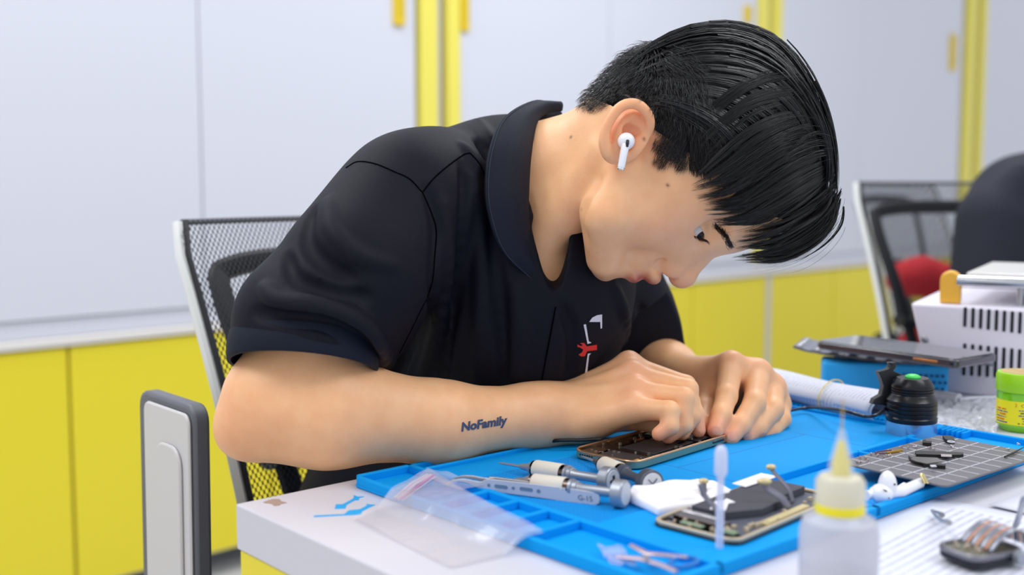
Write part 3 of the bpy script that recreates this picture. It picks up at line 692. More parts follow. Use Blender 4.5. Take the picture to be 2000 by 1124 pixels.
f3 = ribbon(q2, 'flex_cable', m_flex, [p2f.p(.030, .018, .004), p2f.p(.030, .014, .014), p2f.p(.029, .004, .023), p2f.p(.028, .000, .0275)], .005, p2f.x)
mb = MB(); mb.ball(p2f.p(.002, .010, .0245), .0042, 12, (1.3, .7, .6)); mb.build('gold_connector', mat('contact_gold', (214, 198, 150), rough=.45, metal=.35), f2)
mb = MB(); mb.ball(p2f.p(.028, 0, .0285), .0032, 12, (1.2, .8, .7)); mb.build('gold_connector', mat('contact_gold', (214, 198, 150), rough=.45, metal=.35), f3)
f4 = ribbon(q2, 'flex_cable', m_flex, [p2f.p(-.012, -.030, .004), p2f.p(-.010, -.034, .012), p2f.p(-.004, -.038, .016)], .008, p2f.x)
mb = MB(); mb.ball(p2f.p(-.004, -.038, .017), .0032, 12, (1.2, .8, .7)); mb.build('gold_connector', mat('contact_gold', (214, 198, 150), rough=.45, metal=.35), f4)

# folded tissue
ts = SDF(); tf = Fr(.1450, .2040, ZS, 18)
def slab(c, hx, hy, hz, r, X, Y):
    c = np.array(c); 
    def f(p):
        x = p - c; q = np.stack([np.abs(x @ X) - hx + r, np.abs(x @ Y) - hy + r, np.abs(x[:, 2]) - hz + r], 1)
        wv = .0012 * np.sin(x @ X * 160 + 1) * np.sin(x @ Y * 120) 
        return np.linalg.norm(np.maximum(q, 0), axis=1) + np.minimum(q.max(1), 0) - r + wv
    R = math.hypot(hx, hy) + .004; return f, c - R, c + R
for (x, y, z, a_, b_, c_) in ((-.004, .0, .0045, .030, .024, .0042), (.002, -.003, .0085, .031, .022, .0036), (.034, -.006, .0052, .012, .018, .003)):
    f, lo, hi = slab(tf.p(x, y, z), a_, b_, c_, .003, tf.x, tf.y); ts.fn(f, lo, hi, 'U', .003)
tag(smod(ts, 'tissue', .0012, mat('tissue_paper', (246, 243, 248), rough=.9)), 'folded white tissue lying between the screwdrivers and the stripped phone', 'tissue')

# ================================================================= small nippers in the front tray
m_scs = mat('pinkish_steel', (196, 178, 190), rough=.3, metal=.6)
sc_t = thing('small_nippers', 'small metal nippers with blue looped handle in the front tray of the mat', 'nippers', tuple(TP(1270, 1095, .7545)))
zb = .7585
mb = MB(); mb.tube([TP(1232, 1066, zb + .004), TP(1262, 1082, zb + .003), TP(1300, 1086, zb + .003), TP(1342, 1089, zb + .002)], [.0018, .0024, .0022, .0018], 8, flat=.6); mb.build('jaw_arm', m_scs, sc_t)
mb = MB(); mb.tube([TP(1205, 1088, zb + .002), TP(1250, 1092, zb + .003), TP(1290, 1104, zb + .003), TP(1322, 1118, zb + .002)], [.0016, .0026, .0022, .0018], 8, flat=.6); mb.build('jaw_arm', m_scs, sc_t)
mb = MB(); mb.cyl(TP(1262, 1090, zb + .001), TP(1262, 1090, zb + .006), .0022); mb.build('pivot', m_st, sc_t)
mb = MB(); c_ = TP(1335, 1099, zb + .0015); mb.tube([c_ + eA * .011 * math.cos(a) + eB * .007 * math.sin(a) for a in np.linspace(0, 2 * math.pi, 24)], .0016, 8, caps=False); mb.build('handle_loop', mat('blue_rubber', (20, 120, 200), rough=.3), sc_t)
o = wsheet(TP(1166, 1070, .757), TP(1215, 1072, .757), TP(1245, 1108, .757), TP(1195, 1112, .757), 14, 14, .004, 70, 4.0).build('plastic_scrap', clear_mat('lilac_film', (190, 196, 236), .45)); tag(o, 'bent scrap of lilac clear film beside the small nippers', 'film')

# ================================================================= dropper and glue bottle
m_soft = mat('soft_clear_plastic', (226, 230, 248), rough=.3, alpha=.62)
dp = thing('dropper', 'small clear plastic dropper standing upright in front of the stripped phone', 'dropper', tuple(UV(*uvof(TP(1405, 1074, zs)), ZS)))
o_ = TP(1405, 1074, zs); fwd_ = math.hypot(o_[0], o_[1])
Lz = zat(870, o_[1]) - o_[2]
mb = MB(); mb.lathe([(0, .0026), (Lz * .3, .0028), (Lz * .68, .0022), (Lz * .70, .0022)], o_, eZ, 20); mb.build('stem', m_soft, dp)
mb = MB(); mb.lathe([(Lz * .68, .0022), (Lz * .715, .0034), (Lz * .74, .0044), (Lz * .93, .0042), (Lz * .97, .0034), (Lz * .995, .0018), (Lz, .0004)], o_, eZ, 20); mb.build('bulb', m_soft, dp)
bo = P(1640, 1000, .645); bo = np.array([bo[0], bo[1], .75]); zz_ = lambda y: zat(y, bo[1]) - .75
bt_ = thing('glue_bottle', 'blurred clear squeeze bottle with yellow needle tip, nearest thing to the camera', 'bottle', tuple(bo))
m_bot = mat('bottle_plastic', (206, 208, 220), rough=.35, alpha=.72); m_cap = mat('cap_cream', (224, 220, 198), rough=.4, alpha=.85); m_ylw = mat('yellow_liquid', (240, 226, 20), rough=.3); m_tip = mat('tip_clear', (226, 226, 226), rough=.25, alpha=.35)
px = .645 / FPX
mb = MB(); mb.lathe([(0.0005, 73 * px), (.004, 76 * px), (zz_(1040), 76 * px), (zz_(1015), 70 * px), (zz_(1003), 50 * px), (zz_(995), 44 * px), (zz_(985), 44 * px)], bo, eZ, 40); mb.build('bottle_body', m_bot, bt_)
mb = MB(); mb.lathe([(.003, 70 * px), (zz_(1120), 71 * px)], bo, eZ, 40); mb.build('liquid', mat('pale_liquid', (222, 222, 232), rough=.2, alpha=.6), bt_)
mb = MB(); mb.lathe([(zz_(1000), 46 * px), (zz_(996), 48 * px), (zz_(940), 47 * px), (zz_(930), 40 * px), (zz_(927), 26 * px)], bo, eZ, 40); mb.build('cap', m_cap, bt_)
mb = MB(); mb.lathe([(zz_(1001), 43 * px), (zz_(999), 48.6 * px), (zz_(982), 48.6 * px), (zz_(981), 43 * px)], bo, eZ, 40); mb.build('yellow_band', m_ylw, bt_)
mb = MB(); mb.lathe([(zz_(929), 25 * px), (zz_(905), 23 * px), (zz_(850), 8 * px), (zz_(838), 4 * px)], bo, eZ, 28); mb.build('nozzle', m_tip, bt_)
mb = MB(); mb.lathe([(zz_(928), 17 * px), (zz_(905), 16 * px), (zz_(862), 5.5 * px)], bo, eZ, 24); mb.build('nozzle_core', m_ylw, bt_)
mb = MB(); mb.lathe([(zz_(842), 2.2 * px), (zz_(782), 1.6 * px)], bo, eZ, 12); mb.build('needle', mat('needle_amber', (206, 180, 90), rough=.3, metal=.3, alpha=.7), bt_)

# ================================================================= earbuds in the side tray
zt = .75 + H0
e1 = thing('wireless_earbud', 'white wireless earbud standing upright in the blue side tray', 'earbud', tuple(TP(1730, 965, zt)))
mb = MB(); c_ = TP(1733, 952, zt + .014); mb.ball(c_, .0085, 16, (.85, .8, 1.5)); mb.build('shell', mwp_ if False else mat('white_plastic', (240, 242, 248), rough=0.18, coat=0.6), e1)
mb = MB(); mb.ball(c_ + cR * .0035 - cF * .006 + cU * .003, .0009, 8); mb.build('sensor', m_blk, e1)
mb = MB(); mb.tube([c_ - eZ * .010, c_ - eZ * .006 + eA * .012, c_ - eZ * .004 + eA * .026], .0030, 10); mb.build('stem', mat('white_plastic', (240, 242, 248), rough=0.18), e1)
e2 = thing('wireless_earbud', 'white wireless earbud lying on its side with its stem pointing at the small spring', 'earbud', tuple(TP(1722, 975, zt)))
c_ = TP(1722, 965, zt + .0095)
mb = MB(); mb.ball(c_, .0082, 16, (1.1, 1, .95)); mb.build('shell', mat('white_plastic', (240, 242, 248), rough=0.18, coat=0.6), e2)
mb = MB(); mb.tube([c_ + cR * .002, TP(1760, 961, zt + .010), TP(1797, 944, zt + .012)], [.0050, .0043, .0040], 14); mb.build('stem', mat('white_plastic', (240, 242, 248), rough=0.18, coat=0.6), e2)
mb = MB(); mb.tube([c_ - cR * .006, TP(1700, 967, zt + .009), TP(1692, 968, zt + .009)], [.0052, .0036, .0040], 12); mb.build('ear_tip', mat('white_plastic', (240, 242, 248), rough=0.18, coat=0.6), e2)
mb = MB(); mb.box(c_ - cF * .0078 + cU * .004, (.0032, .0008, .0008), cR * .9 - cU * .4, cF, cU); mb.ball(c_ - cF * .0075 + cR * .003 - cU * .002, .0006, 8); mb.build('sensor', m_blk, e2)
mb = MB(); q_ = TP(1805, 936, zt + .0165); ax_ = cR * .45 - cU * .9; mb.tube([q_ + ax_ * (t - .5) * .008 + (cR * math.cos(t * 40) + cF * math.sin(t * 40)) * .0018 for t in np.linspace(0, 1, 60)], .0006, 5)
mb.lathe([(-.0035, .0013), (.0035, .0013)], q_, ax_, 12)
tag(mb.build('spring_contact', mat('brass', (214, 200, 150), rough=.25, metal=.9)), 'tiny brass spring hanging at the edge of the grey magnetic pad', 'spring')

# ================================================================= grey magnetic pad with small parts
m_pad = mat('magnet_pad', (108, 106, 112), rough=.38, spec=.4)
zp = .0165
mg = Fr(.470, .2500, zp, -5)
c4 = [TP(1636, 903, .75 + zp), TP(1868, 944, .75 + zp), TP(2085, 872, .75 + zp), TP(1835, 850, .75 + zp)]
# measured corner frame
ex = (c4[3] - c4[0]); LX = np.linalg.norm(ex); ex /= LX; ey = (c4[1] - c4[0]); LY = float(np.linalg.norm(ey - ex * (ey @ ex))); ey = ey - ex * (ey @ ex); ey /= np.linalg.norm(ey)
class F3:
    def __init__(s, o, x, y): s.o, s.x, s.y = o, x, y
    p = Fr.p; box = Fr.box; poly = Fr.poly
mg = F3(c4[0] + ex * LX / 2 + ey * LY / 2, ex, ey)
mgt = thing('magnetic_pad', 'thin grey magnetic pad with white grid, tilted over the mat edge', 'pad', tuple(mg.o))
mb = MB(); mb.prism([p - eZ * .0016 for p in mg.poly(rrect(LX, LY, .006))], (0, 0, .0016)); mb.build('pad', m_pad, mgt, bevel=.0004)
mb = MB(); nx, ny = 9, 5
for i in range(1, nx): mg.box(mb, -LX / 2 + LX * i / nx, 0, .0001, .0009, LY - .004, .0002)
mb.build('grid_lines', mat('grid_white', (206, 206, 216), rough=.5), mgt)
mb = MB()
for i in range(1, ny): mg.box(mb, 0, -LY / 2 + LY * i / ny, .0001, LX - .004, .0009, .0002)
mb.build('grid_lines', mat('grid_white', (206, 206, 216), rough=.5), mgt)
zg = .75 + zp + .0003
bk = mat('part_black', (16, 16, 18), rough=.45)
def on(px_, py_, z=0): return TP(px_, py_, zg + z)
kk = 1 / 7.492
def on7(x, y, z=0): return TP(1640 + x * kk, 840 + y * kk, zg + z)
mb = MB(); mb.prism([on7(*p) for p in ((1005, 425), (1040, 470), (1100, 500), (1180, 515), (1230, 545), (1350, 560), (1545, 575), (1550, 545), (1450, 540), (1420, 520), (1330, 520), (1260, 520), (1130, 490), (1060, 455))], (0, 0, .0028)); br = mb.build('bracket', bk); tag(br, 'larger curved black phone bracket on the grey magnetic pad', 'bracket')
mb = MB(); mb.prism([on7(*p, .0028) for p in ((1040, 440), (1120, 470), (1280, 505), (1490, 475), (1430, 420), (1100, 405))], (0, 0, .0006)); o = mb.build('bracket_plate', mat('plate_grey', (120, 118, 118), rough=.3, metal=.5), br)
mb = MB(); mb.prism([on7(*p, .0028) for p in ((1320, 530), (1400, 530), (1420, 548), (1340, 552))], (0, 0, .0008)); mb.build('bracket_label', mat('grid_white', (206, 206, 216), rough=.5), br)
mb = MB(); mb.prism([on7(*p) for p in ((1100, 350), (1120, 400), (1330, 405), (1540, 412), (1760, 410), (1810, 400), (1810, 375), (1650, 365), (1480, 360), (1250, 352), (1150, 345))], (0, 0, .0026)); br2 = mb.build('bracket', bk); tag(br2, 'straight black antenna bracket lying behind the curved one on the pad', 'bracket')
mb = MB(); mb.prism([on7(*p, .0026) for p in ((1480, 365), (1640, 372), (1640, 402), (1485, 396))], (0, 0, .0006)); mb.build('silver_plate', m_silver, br2)
mb = MB(); mb.prism([on7(*p) for p in ((1210, 200), (1215, 235), (1340, 243), (1345, 215), (1262, 210), (1255, 190))], (0, 0, .003)); tag(mb.build('clip_part', bk), 'small black angled clip on the magnetic pad', 'clip')
mb = MB(); mb.prism([on7(*p) for p in ((1505, 130), (1540, 180), (1600, 205), (1680, 200), (1670, 150), (1600, 130))], (0, 0, .003)); cp = mb.build('camera_part', bk); tag(cp, 'small black camera part with a pale ring at the back of the pad', 'camera part')
mb = MB(); c_ = on7(1630, 175, .0035); mb.tube([c_ + eA * .0028 * math.cos(a) + eB * .0028 * math.sin(a) for a in np.linspace(0, 2 * math.pi, 18)], .0006, 6, caps=False); mb.build('lens_ring', mat('grid_white', (206, 206, 216), rough=.5), cp)
mb = MB(); mb.prism([on7(*p) for p in ((680, 345), (700, 356), (920, 318), (915, 300), (860, 305))], (0, 0, .0012)); tag(mb.build('contact_strip', mat('gold_strip', (206, 160, 60), rough=.3, metal=.8)), 'narrow gold contact strip on the magnetic pad', 'strip')
mb = MB(); mb.tube([on7(515, 330, .001), on7(660, 305, .001), on7(760, 300, .001)], .0006, 6); mb.tube([on7(515, 335, .001), on7(600, 350, .001), on7(680, 352, .001)], .0006, 6); tag(mb.build('bent_wire', mat('wire_purple', (96, 60, 86), rough=.4)), 'bent dark wire beside the gold contact strip', 'wire')
scr = [(920, 262), (1000, 270), (1125, 268), (1390, 305), (1330, 285), (1620, 255), (1650, 285), (460, 365), (560, 385), (640, 410), (700, 405), (740, 385), (295, 420), (250, 480), (310, 485), (380, 425), (415, 455), (400, 485), (2600, 220), (2480, 300)]
where = ['alone in the back row, left of three', 'middle of the three in the back row', 'right of the three in the back row', 'just behind the straight bracket', 'leftmost behind the straight bracket', 'beside the camera part', 'right below the camera part', 'near the purple wire', 'left end before the gold strip', 'middle before the gold strip', 'right side before the gold strip', 'nearest to the gold strip', 'back left of the corner cluster', 'at the left corner of the pad', 'front of the corner cluster', 'back right of the corner cluster', 'right of the corner cluster', 'front right of the corner cluster', 'by the right picture edge, farther back', 'by the right picture edge, nearer']
m_scr = mat('screw_metal', (206, 196, 196), rough=.25, metal=.8)
for i, (x, y) in enumerate(scr):
    if x > 2100: c_ = TP(1640 + x / 7.492, 840 + y / 7.492, zg)
    else: c_ = on7(x, y)
    a = rr_.uniform(0, 6.28); d = eA * math.cos(a) + eB * math.sin(a)
    mb = MB(); mb.lathe([(0, .0011), (.0007, .0011), (.0008, .0005), (.0030, .0004)], c_ + eZ * .0011, d, 12)
    tag(mb.build('screw', m_scr), 'tiny silver screw on the magnetic pad, ' + where[i], 'screw', 'loose screws on the magnetic pad')
mb = MB(); mb.tube([on(1962, 893, .001), on(1978, 886, .0015), on(2000, 874, .001)], [.0008, .0010, .0004], 6); tag(mb.build('probe_pin', bk), 'thin black pin lying near the right end of the magnetic pad', 'pin')

# ================================================================= torch head with clip and cable
fo = TP(1788, 868, .75); fo = np.array([fo[0], fo[1], .75 + .0]); fz = lambda y: zat(y, fo[1] ) - .75; fp = 1.075 / FPX
fo = fo + np.array([.003, .021, 0]); 
fl = thing('torch', 'black ribbed torch with silver rim and green button, standing on its face', 'torch', tuple(fo))
fz = lambda y: zat(y, fo[1]) - .75
Rr = 47.5 * fp
m_fb = mat('anodised_black', (24, 25, 30), rough=.3, metal=.4); 
mb = MB(); mb.lathe([(.0004, Rr * .98), (.002, Rr), (fz(822), Rr), (fz(822), Rr * .9)], fo, eZ, 40); mb.build('silver_rim', mat('polished_aluminium', (196, 202, 212), rough=.22, metal=.85), fl)
prof = [(fz(822), Rr * .98), (fz(820), Rr * 1.01), (fz(814), Rr * 1.01)]
for y in (811, 803, 795, 787): prof += [(fz(y), Rr * .96), (fz(y - 2), Rr * .96), (fz(y - 2.5), Rr * 1.0), (fz(y - 6.5), Rr * 1.0)]
prof += [(fz(779), Rr * .97), (fz(772), Rr * .86), (fz(770), Rr * .84)]
for y in (768, 763, 758): prof += [(fz(y), Rr * .80), (fz(y - 1.5), Rr * .80), (fz(y - 2), Rr * .84), (fz(y - 4), Rr * .84)]
prof += [(fz(750), Rr * .80), (fz(742), Rr * .70), (fz(738), Rr * .62), (fz(738), Rr * .1)]
mb = MB(); mb.lathe(prof, fo, eZ, 48); mb.build('torch_body', m_fb, fl, angle=30)
mb = MB(); mb.ball(fo + eZ * fz(737.5), 15 * fp, 14, (1, 1, .45)); mb.build('button', mat('green_button', (60, 214, 90), rough=.4), fl)
def onv(x, y, d): return P(x, y, d)
clip_px = [(1716, 727), (1735, 722), (1742, 714), (1738, 709), (1748, 708), (1752, 716), (1745, 725), (1764, 733), (1745, 742), (1741, 770), (1737, 795), (1724, 792), (1704, 790), (1708, 780), (1722, 772), (1726, 755), (1722, 740)]
mb = MB(); mb.prism([onv(x, y, 1.083) for x, y in clip_px], cF * .012); mb.build('clip', mat('clip_black', (18, 18, 22), rough=.4), fl, bevel=.0008)
mb = MB(); mb.cyl(onv(1741, 722, 1.089), onv(1741, 712, 1.089), .004); mb.build('clip_screw', m_dk, fl)
mb = MB(); mb.tube(catmull([TP(1540, 803, .7625), TP(1580, 797, .7625), TP(1625, 799, .775), TP(1660, 806, .779), TP(1690, 814, .777), TP(1712, 811, .781), onv(1731, 797, 1.085)], 40), .0016, 8)
tag(mb.build('torch_cable', mat('cable_black', (20, 24, 40), rough=.4)), 'thin black cable crossing the rolled papers to the torch clip', 'cable')

# rolled papers with a rubber band
m_paper = mat('paper', (216, 218, 230), rough=.8)
def add_text_lines(m, per, duty=.4, strength=.45, rot=0.0, sx=240):
    nt, b = nodes(m); tc = nt.nodes.new('ShaderNodeTexCoord'); mp = nt.nodes.new('ShaderNodeMapping'); mp.inputs['Rotation'].default_value = (0, 0, rot); nt.links.new(tc.outputs['UV'], mp.inputs[0])
    sp_ = nt.nodes.new('ShaderNodeSeparateXYZ'); nt.links.new(mp.outputs[0], sp_.inputs[0])
    def M(op, a, bb=None):
        n = nt.nodes.new('ShaderNodeMath'); n.operation = op
        for k, x in enumerate((a, bb)):
            if x is None: continue
            if isinstance(x, (int, float)): n.inputs[k].default_value = x
            else: nt.links.new(x, n.inputs[k])
        return n.outputs[0]
    line = M('LESS_THAN', M('FRACT', M('DIVIDE', sp_.outputs[1], per)), duty)
    nz = nt.nodes.new('ShaderNodeTexNoise'); nz.inputs['Scale'].default_value = 1.0; nz.inputs['Detail'].default_value = 1
    cb = nt.nodes.new('ShaderNodeCombineXYZ'); nt.links.new(M('MULTIPLY', sp_.outputs[0], sx * 4), cb.inputs[0]); nt.links.new(M('MULTIPLY', M('FLOOR', M('DIVIDE', sp_.outputs[1], per)), 7.3), cb.inputs[1]); nt.links.new(cb.outputs[0], nz.inputs['Vector'])
    wdm = M('GREATER_THAN', nz.outputs['Fac'], .42)
    ed = M('MULTIPLY', M('MULTIPLY', M('GREATER_THAN', sp_.outputs[0], .012), M('LESS_THAN', sp_.outputs[0], .19)), M('MULTIPLY', M('GREATER_THAN', sp_.outputs[1], .02), M('LESS_THAN', sp_.outputs[1], .26)))
    f = M('MULTIPLY', M('MULTIPLY', M('MULTIPLY', line, wdm), ed), strength)
    mx = nt.nodes.new('ShaderNodeMix'); mx.data_type = 'RGBA'; mx.inputs[6].default_value = b.inputs['Base Color'].default_value; mx.inputs[7].default_value = col(96, 100, 130); nt.links.new(f, mx.inputs[0]); nt.links.new(mx.outputs[2], b.inputs['Base Color'])
m_print = mat('printed_paper', (214, 217, 230), rough=.8); add_text_lines(m_print, .0070, .40, .35)
r0_, r1_ = TP(1478, 744, .768), TP(1738, 800, .768)
rd = r1_ - r0_; rl = np.linalg.norm(rd); rd /= rl; rp = np.cross(rd, eZ)
mb = MB()
def rollf(u, v):
    a = v * 2 * math.pi * 1.6; R_ = .0185 - .0035 * v + .0012 * math.sin(u * 7 + v * 4)
    return r0_ + rd * rl * u + rp * math.cos(a) * R_ * 1.7 + eZ * (math.sin(a) * R_ * .92 - .0005)
mb.grid(rollf, 30, 60); rollp = mb.build('rolled_papers', m_print, solid=.0004, angle=60)
uvl = rollp.data.uv_layers.new(name='UVMap')
for lp in rollp.data.loops: j, i = divmod(lp.vertex_index, 31); uvl.data[lp.index].uv = (j / 60 * .19, i / 30 * .27)
tag(rollp, 'loose roll of printed white papers held by a rubber band behind the left hand', 'papers')
mb = MB(); c_ = r0_ + rd * rl * .60; mb.tube([c_ + rp * math.cos(a) * .0335 + eZ * (math.sin(a) * .0185 - .0003) + rd * .012 * math.cos(a) for a in np.linspace(0, 2 * math.pi, 40)], .0007, 6, caps=False)
tag(mb.build('rubber_band', mat('rubber_yellow', (222, 196, 96), rough=.5)), 'thin yellow rubber band round the rolled papers', 'rubber band')

# foam block, bubble wrap, dark tablet-like phone
m_foam = mat('blue_block', (30, 170, 246), rough=.6)
fb = thing('blue_block', 'bright blue rectangular block with dotted end, under the bubble wrapped phone', 'block', tuple(TP(1725, 800)))
fa, fc = TP(1606, 770), TP(1852, 780); fd = fc - fa; fL = np.linalg.norm(fd); fd /= fL; fn_ = np.cross(eZ, fd)
if fn_ @ cF < 0: fn_ = -fn_
zt_ = zat(712, (fa + fc)[1] / 2) - .75
fc0 = (fa + fc) / 2 + fn_ * .026 + eZ * (zt_ / 2 + .0003)
mb = MB(); mb.box(fc0, (fL, .05, zt_), fd, fn_, eZ); mb.build('block', m_foam, fb, bevel=.004, seg=3)
mb = MB()
for i in range(8):
    for j in range(6): mb.box(fa + fd * (fL - .050 + i * .0062 + (j % 2) * .003) - fn_ * .0002 + eZ * (zt_ - .012 - j * .0075), (.0030, .0010, .0030), fd, fn_, eZ)
mb.build('holes', mat('hole_blue', (10, 70, 140), rough=.7), fb)
m_bub = mat('bubble_wrap_dark', (104, 106, 122), rough=.18, coat=.5, alpha=.92)
bw = MB(); zb0 = .75 + zt_ + .004
wa = P(1555, 690, 1.36); wb = P(1940, 716, 1.27); wdn = wb - wa; 
wL = math.hypot(wdn[0], wdn[1]); wdh = np.array([wdn[0], wdn[1], 0]) / wL; wnn = np.cross(eZ, wdh)
if wnn @ cF < 0: wnn = -wnn
def bwf(u, v):
    q = wa * (1 - u) + wb * u; q = np.array([q[0], q[1], zb0 - .004]) + wnn * (v * .085 - .022)
    bub = .0022 * max(0, math.sin(u * wL / .0105 * math.pi) ) ** .6 * max(0, math.sin((v * .10) / .0105 * math.pi)) ** .6 if True else 0
    return q + eZ * (.003 + bub + .010 * (2 * u - 1) ** 4 * (1 if u < .5 else .2) + .002 * math.sin(u * 9))
bw.grid(bwf, 110, 34); tag(bw.build('bubble_wrap', m_bub, solid=.0030, angle=60), 'grey bubble wrap sleeve between the blue block and the dark phone', 'bubble wrap')
m_glass = mat('phone_glass', (40, 40, 46), rough=.06, spec=.8, coat=1)
zph = zb0 + .010
pa, pb = P(1592, 684, 1.33), P(1868, 716, 1.215); pc = P(1946, 694, 1.30)
pa = TP(1590, 682, zph); pb = TP(1868, 722, zph); pdd = pb - pa; pL = np.linalg.norm(pdd); pdd /= pL; pnn = np.cross(eZ, pdd)
if pnn @ cF < 0: pnn = -pnn
bp_ = thing('wrapped_phone', 'large dark phone lying face up on the bubble wrap', 'phone', tuple((pa + pb) / 2 + pnn * .04))
fo3 = F3((pa + pb) / 2 + pnn * .042, pdd, pnn)
mb = MB(); mb.prism(fo3.poly(rrect(pL, .084, .010)), (0, 0, .0095)); mb.build('phone_case', mat('case_dark', (44, 42, 56), rough=.15, coat=.8), bp_, bevel=.0028, seg=3)
mb = MB(); mb.prism(fo3.poly(rrect(pL - .005, .079, .008), .0095), (0, 0, .0010)); mb.build('screen', m_glass, bp_, bevel=.0005)
fo3.box(MB(), pL * .30, -.0422, .0052, .030, .0016, .0026).build('side_button', mat('copper', (190, 130, 80), rough=.25, metal=.9), bp_, bevel=.0005)

# ================================================================= white heating plate box
m_box = mat('powder_white', (226, 222, 236), rough=.4)
hb_t = TP(1815, 770, .75)
bA = P(1815, 745, 1.335); bB = P(2000, 765, 1.30)
ba = TP(1818, 766, .75); bb = TP(2040, 786, .75); bd = bb - ba; bd /= np.linalg.norm(bd); bn = np.cross(eZ, bd)
if bn @ cF < 0: bn = -bn
hbx = thing('heating_plate', 'white metal heating plate box with vent slots and yellow bracket at the right edge', 'heating plate', tuple(ba + bd * .15 + bn * .1))
def fpl(x, y, off=0.0):
    """point on the box's front face plane seen at x, y"""
    r = ray(x, y); t = ((ba - bn * off - cO) @ bn) / (r @ bn); return cO + r * t
tl = fpl(1778, 592); ZTOP = tl[2]
print('box top', ZTOP, 'depth', (tl - cO) @ cF)
WB = .34; DBx = .26
A0 = ba; A1_ = tl; 
prof_l = [ba, np.array([tl[0], tl[1], ZTOP])]
mb = MB()
v0 = ba; v3 = np.array([*tl[:2], ZTOP]); v1 = ba + bd * WB; v2 = v3 + bd * (WB + .03)
mb.prism([v0, v1, v2, v3], bn * DBx); shell_ = mb.build('housing', m_box, hbx, bevel=.004, seg=3)
mb = MB(); 
s_l = lambda i: 1884 + 15.3 * i
for i in range(9):
    x = s_l(i); y0 = 600 + i * 1.4; y1 = 639 + i * 1.9
    a = fpl(x + 2, y0, .0003); b = fpl(x, y1, .0003); c_ = (a + b) / 2; L_ = np.linalg.norm(b - a)
    mb.prism([c_ + bd * xx + eZ * yy for xx, yy in rrect(.0036, L_, .0017, 4)], -bn * .0006)
for i in range(9):
    x = s_l(i); y0 = 671 + i * 1.6; y1 = 734 + i * 1.0
    a = fpl(x, y0, .0003); b = fpl(x - 1, y1, .0003); c_ = (a + b) / 2; L_ = np.linalg.norm(b - a)
    mb.prism([c_ + bd * xx + eZ * yy for xx, yy in rrect(.0036, L_, .0017, 4)], -bn * .0006)
mb.build('vent_slots', mat('slot_black', (14, 20, 34), rough=.6), shell_)
mb = MB(); c_ = fpl(1806, 663, 0); mb.lathe([(0, .0045), (.002, .004), (.003, .002)], c_, -bn, 16); mb.build('side_screw', m_st, shell_)
# yellow bracket with the steel rail
bk_t = mat('bracket_yellow', (236, 178, 50), rough=.35, coat=.3)
q0 = fpl(1851, 592); wv_ = 38 * 1.33 / FPX; hv_ = 64 * 1.33 / FPX
base_ = np.array([q0[0], q0[1], ZTOP]) + bn * .012
pl_ = [(-wv_ / 2, 0), (wv_ / 2, 0)] + [(wv_ / 2 * math.cos(a), hv_ - wv_ / 2 + wv_ / 2 * math.sin(a)) for a in np.linspace(0, math.pi, 14)]
mb = MB(); mb.prism([base_ + bd * x + eZ * y for x, y in pl_], bn * .014); mb.build('bracket', bk_t, hbx, bevel=.003, seg=3)
rs_ = base_ + bd * (wv_ / 2 - .004) + eZ * (hv_ * .70) + bn * .004
mb = MB(); mb.cyl(rs_, rs_ + bd * .26 - bn * .0, .0068, n=24); mb.build('steel_rail', mat('chrome', (200, 202, 206), rough=.12, metal=1), hbx)
mb = MB(); mb.box(base_ + bd * .145 + bn * .13 + eZ * (hv_ * .86), (.26, .22, .006), bd, bn, eZ); mb.build('top_plate', mat('plate_cream', (226, 224, 222), rough=.3, metal=.2), hbx, bevel=.001)
for xx in (.075, .20):
    mb = MB(); mb.cyl(base_ + bd * xx + bn * .02, base_ + bd * xx + bn * .02 + eZ * (hv_ * .83), .004); mb.build('post', m_st, hbx)
mb = MB(); mb.box(base_ + bd * .17 + bn * .03 + eZ * .006, (.16, .03, .012), bd, bn, eZ); mb.build('heater_block', m_cb, hbx, bevel=.003)

# green jar
jo = P(1993, 800, 1.115); jo = np.array([jo[0], jo[1], .75]); jz = lambda y: zat(y, jo[1]) - .75; jp = 1.115 / FPX
jt = thing('balm_jar', 'lime green lidded jar with yellow printed label at the right edge', 'jar', tuple(jo))
# stands where its foot touches the desk
jy = TP(1993, 858, .75)[1]; 
jr = 45 * jp
m_jar = mat('jar_green', (128, 208, 34), rough=.12, alpha=.92, coat=.5)
ztop = jz(727); lidb = jz(763)
mb = MB(); mb.lathe([(.0004, jr * .80), (.004, jr * .90), (lidb * .15, jr * .97), (lidb * .93, jr * .97), (lidb, jr * .92)], jo, eZ, 48); mb.build('jar_body', m_jar, jt)
mb = MB(); mb.lathe([(lidb, jr * 1.0), (lidb + .001, jr * 1.03), (ztop - .003, jr * 1.03), (ztop, jr * .97), (ztop + .0002, jr * .93)], jo, eZ, 64); lid_ = mb.build('lid', mat('lid_lime', (160, 220, 20), rough=.35), jt)
mb = MB(); mb.lathe([(ztop + .0003, jr * .85), (ztop + .0006, jr * .84)], jo, eZ, 40); mb.build('lid_label', mat('lid_label', (224, 190, 120), rough=.4, var=.5, vscale=60), lid_)
mb = MB(); mb.lathe([(lidb * .20, jr * .975), (lidb * .20, jr * .985), (lidb * .80, jr * .985), (lidb * .80, jr * .975)], jo, eZ, 64, caps=False); lb = mb.build('label', mat('label_yellow', (244, 232, 10), rough=.4), jt)
def jar_text(txt, ang0, zc, size, m):
    vs, fs = text_geo(txt, size, 0, .00005 * 0); mb = MB(); R_ = jr * .990
    base = math.atan2(-jo[1], -jo[0])
    mb.add([jo + np.array([R_ * math.cos(base + math.radians(ang0) + x / R_), R_ * math.sin(base + math.radians(ang0) + x / R_), zc + y]) for x, y, z in vs], fs); return mb.build('lettering', m, lb, fix=False)
